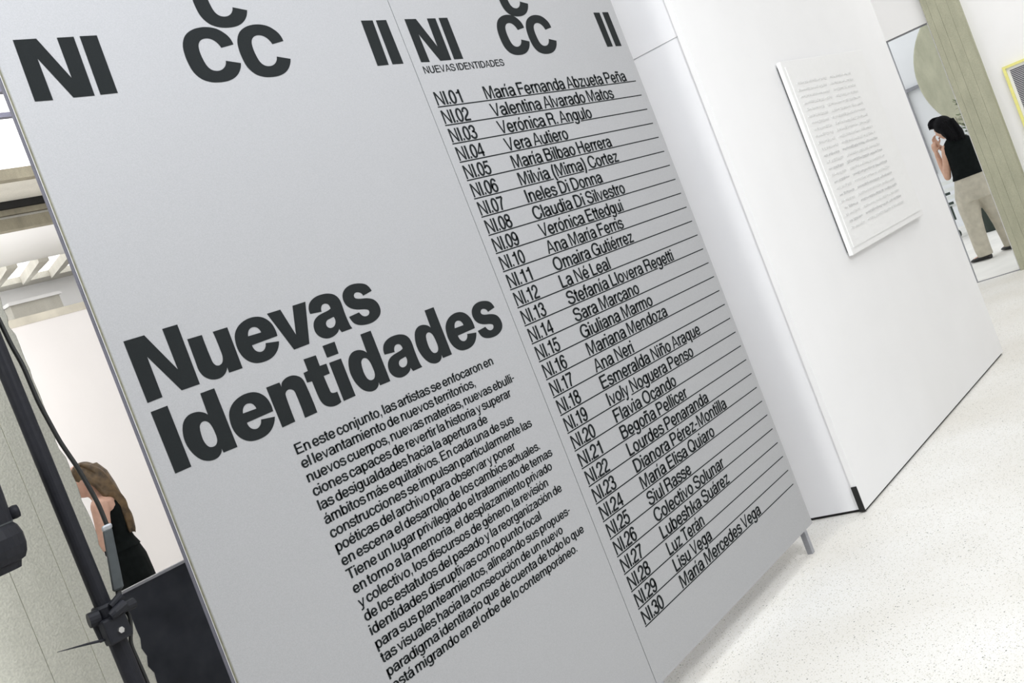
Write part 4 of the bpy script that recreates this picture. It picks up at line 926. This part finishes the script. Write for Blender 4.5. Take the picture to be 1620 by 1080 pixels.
# trousers
b = MB()
b.loft([ring((.130, .0, .66), .215, .150), ring((.130, .0, .74), .212, .150), ring((.135, 0, .82), .192, .145), ring((.137, 0, .90), .170, .128), ring((.138, 0, .945), .158, .118)])
b.loft([ring((.012, .01, .045), .082, .095), ring((.006, .0, .12), .086, .09), ring((.008, 0, .30), .090, .092), ring((.015, 0, .46), .098, .105), ring((.028, 0, .60), .118, .125), ring((.04, 0, .74), .12, .13)])
b.loft([ring((.305, .17, .045), .088, .098), ring((.298, .15, .14), .088, .09), ring((.282, .12, .32), .090, .09), ring((.264, .08, .47), .098, .102), ring((.244, .04, .60), .114, .12), ring((.215, .01, .74), .125, .13)])
remesh(to_local(b, W2), 'trousers', .009, M['khaki'], W2, 3)
for (ax_, ay_, yw) in ((.012, .0, 50), (.305, .16, 30)):
    b = MB(); shoe_solid(b, (ax_, ay_), 0, math.radians(yw))
    b.v = [tuple(v) for v in b.v]
    w = local_matrix(W2); cxy = Vector((ax_, ay_, 0))
    b.v = [tuple(cxy + (Vector(v) - cxy) * 1.14) for v in b.v]
    to_local(b, W2).build('shoe', M['shoe'], W2, smooth=True)
# dark tote hanging between her legs and the column
# hair: cap and full bob swept towards the neck
b = MB()
b.ball((.070, .008, 1.548), (.103, .110, .102), 24, 18)
b.ball((.0, .05, 1.588), (.075, .07, .052), 20, 14)
b.ball((-.035, .055, 1.578), (.045, .05, .036), 16, 12)
b.ball((.075, -.06, 1.50), (.06, .05, .10), 16, 12)
b.ball((.115, -.03, 1.49), (.100, .09, .118), 20, 14)
b.ball((.160, -.035, 1.40), (.082, .075, .115), 20, 14)
b.ball((.188, -.03, 1.315), (.052, .052, .085), 16, 12)
for k in range(80):
    a = random.uniform(0, 6.28); q = random.uniform(.4, 1.25)
    x0 = .10 + .08 * q * math.cos(a); y0 = -.02 + .08 * q * math.sin(a)
    b.tube(smoothline([(x0, y0, 1.58), (x0 + .035, y0 - .02, 1.46), (x0 + .055, y0 - .015, 1.34 + random.uniform(-.05, .03))], 3), [.010] * 6 + [.0025], 6)
for k in range(18):
    yy = random.uniform(.0, .11)
    b.tube(smoothline([(.05, yy, 1.64), (-.03, yy + .01, 1.64), (-.06 + random.uniform(-.02, .03), yy + .01, 1.565 + random.uniform(-.03, .03))], 3), [.013] * 6 + [.004], 6)
remesh(to_local(b, W2), 'hair', .005, M['hair_dark'], W2, 1)

# --- woman in the hall, in profile behind the stand (own frame: x to the right in view, y away)
W1 = root('person', (3.68, 6.5, 0), 'long-haired woman in a black sleeveless outfit seen in profile behind the stand', 'person', rotz=math.atan2(-.49267, .87021))
yaw1 = math.radians(84); b = MB()
b.loft([ring((.01, 0, .80), .105, .155), ring((.01, 0, .88), .105, .158), ring((.0, 0, .96), .09, .13), ring((.0, 0, 1.03), .083, .118), ring((.005, 0, 1.12), .09, .128), ring((.012, 0, 1.20), .09, .15),
        ring((.012, 0, 1.255), .075, .152), ring((.008, 0, 1.29), .055, .10), ring((.0, 0, 1.31), .045, .05)])
limb(b, [(.0, 0, 1.28), (-.022, 0, 1.33), (-.048, 0, 1.38)], [.047, .043, .045])
H1 = (-.058, 0, 1.425)
head_solid(b, H1, yaw1, math.radians(-6), .95)
for sy in (-1, 1):
    limb(b, [(-.022, sy * .160, 1.235), (-.046, sy * .185, 1.12), (-.078, sy * .19, 1.01)], [.056, .048, .038])
    limb(b, [(-.078, sy * .19, 1.01), (-.17, sy * .16, .99), (-.27, sy * .11, 1.02)], [.033, .029, .021])
    hand_solid(b, (-.27, sy * .11, 1.02), (-1, -.3 * sy, .15), (0, -sy, -.5), .88, .5, sy)
    limb(b, [(.0, sy * .085, .80), (-.01, sy * .085, .44), (.0, sy * .085, .09)], [.08, .052, .034])
    shoe_solid(b, (.0, sy * .085), .012, math.radians(86))
remesh(to_local(b, W1), 'body', .0062, M['skin2'], W1)
eyes_fig(W1, H1, yaw1, math.radians(-6), .95)
b = MB()
b.loft([ring((.012, 0, .93), .112, .168), ring((.004, 0, .98), .100, .14), ring((.002, 0, 1.03), .092, .126), ring((.010, 0, 1.12), .101, .137), ring((.018, 0, 1.19), .101, .146), ring((.022, 0, 1.235), .088, .132), ring((.022, 0, 1.27), .058, .10)])
remesh(to_local(b, W1), 'sleeveless_top', .007, M['top_black'], W1, 2)
b = MB()
b.loft([ring((.018, 0, .62), .118, .175), ring((.020, 0, .74), .116, .178), ring((.018, 0, .86), .115, .175), ring((.01, 0, .93), .106, .158), ring((.002, 0, .985), .096, .136)])
for sy in (-1, 1):
    b.loft([ring((.0, sy * .085, .08), .07, .07), ring((-.002, sy * .085, .4), .08, .08), ring((.01, sy * .085, .7), .095, .09)])
remesh(to_local(b, W1), 'black_trousers', .008, M['top_black'], W1, 2)
for sy in (-1, 1):
    b = MB(); shoe_solid(b, (0, sy * .085), 0, math.radians(86)); cxy = Vector((0, sy * .085, 0))
    b.v = [tuple(cxy + (Vector(v) - cxy) * 1.14) for v in b.v]
    to_local(b, W1).build('shoe', M['shoe'], W1, smooth=True)
b = MB()
b.ball((-.038, 0, 1.452), (.092, .083, .084), 24, 18)
b.loft([ring((.005, 0, 1.50), .055, .07), ring((.035, 0, 1.43), .065, .085), ring((.062, 0, 1.34), .055, .10), ring((.080, 0, 1.24), .047, .105), ring((.088, 0, 1.14), .040, .10), ring((.090, 0, 1.06), .030, .08), ring((.090, 0, 1.02), .012, .05)])
for k in range(70):
    a = random.uniform(-1.6, 1.6); yy = .095 * math.sin(a); dx = random.uniform(-.012, .022)
    s_ = random.uniform(-.01, .01)
    b.tube(smoothline([(-.035, yy * .7, 1.527), (.035 + dx, yy * .85, 1.45), (.075 + dx + s_, yy, 1.33), (.10 + dx - s_, yy * 1.05, 1.22), (.102 + dx + s_, yy, 1.12), (.095 + dx, yy * .95, 1.03 + random.uniform(-.03, .05))], 4), [.010] * 20 + [.003], 6)
for k in range(14):
    yy = -.07 - random.uniform(0, .018)
    b.tube(smoothline([(-.075, yy * .6, 1.52), (-.055 + .004 * k, yy, 1.45), (.0 + .006 * k, yy - .012, 1.36), (.03 + .004 * k, yy - .02, 1.27)], 4), [.009] * 12 + [.003], 6)
remesh(to_local(b, W1), 'hair', .0052, M['hair_brown'], W1, 1)
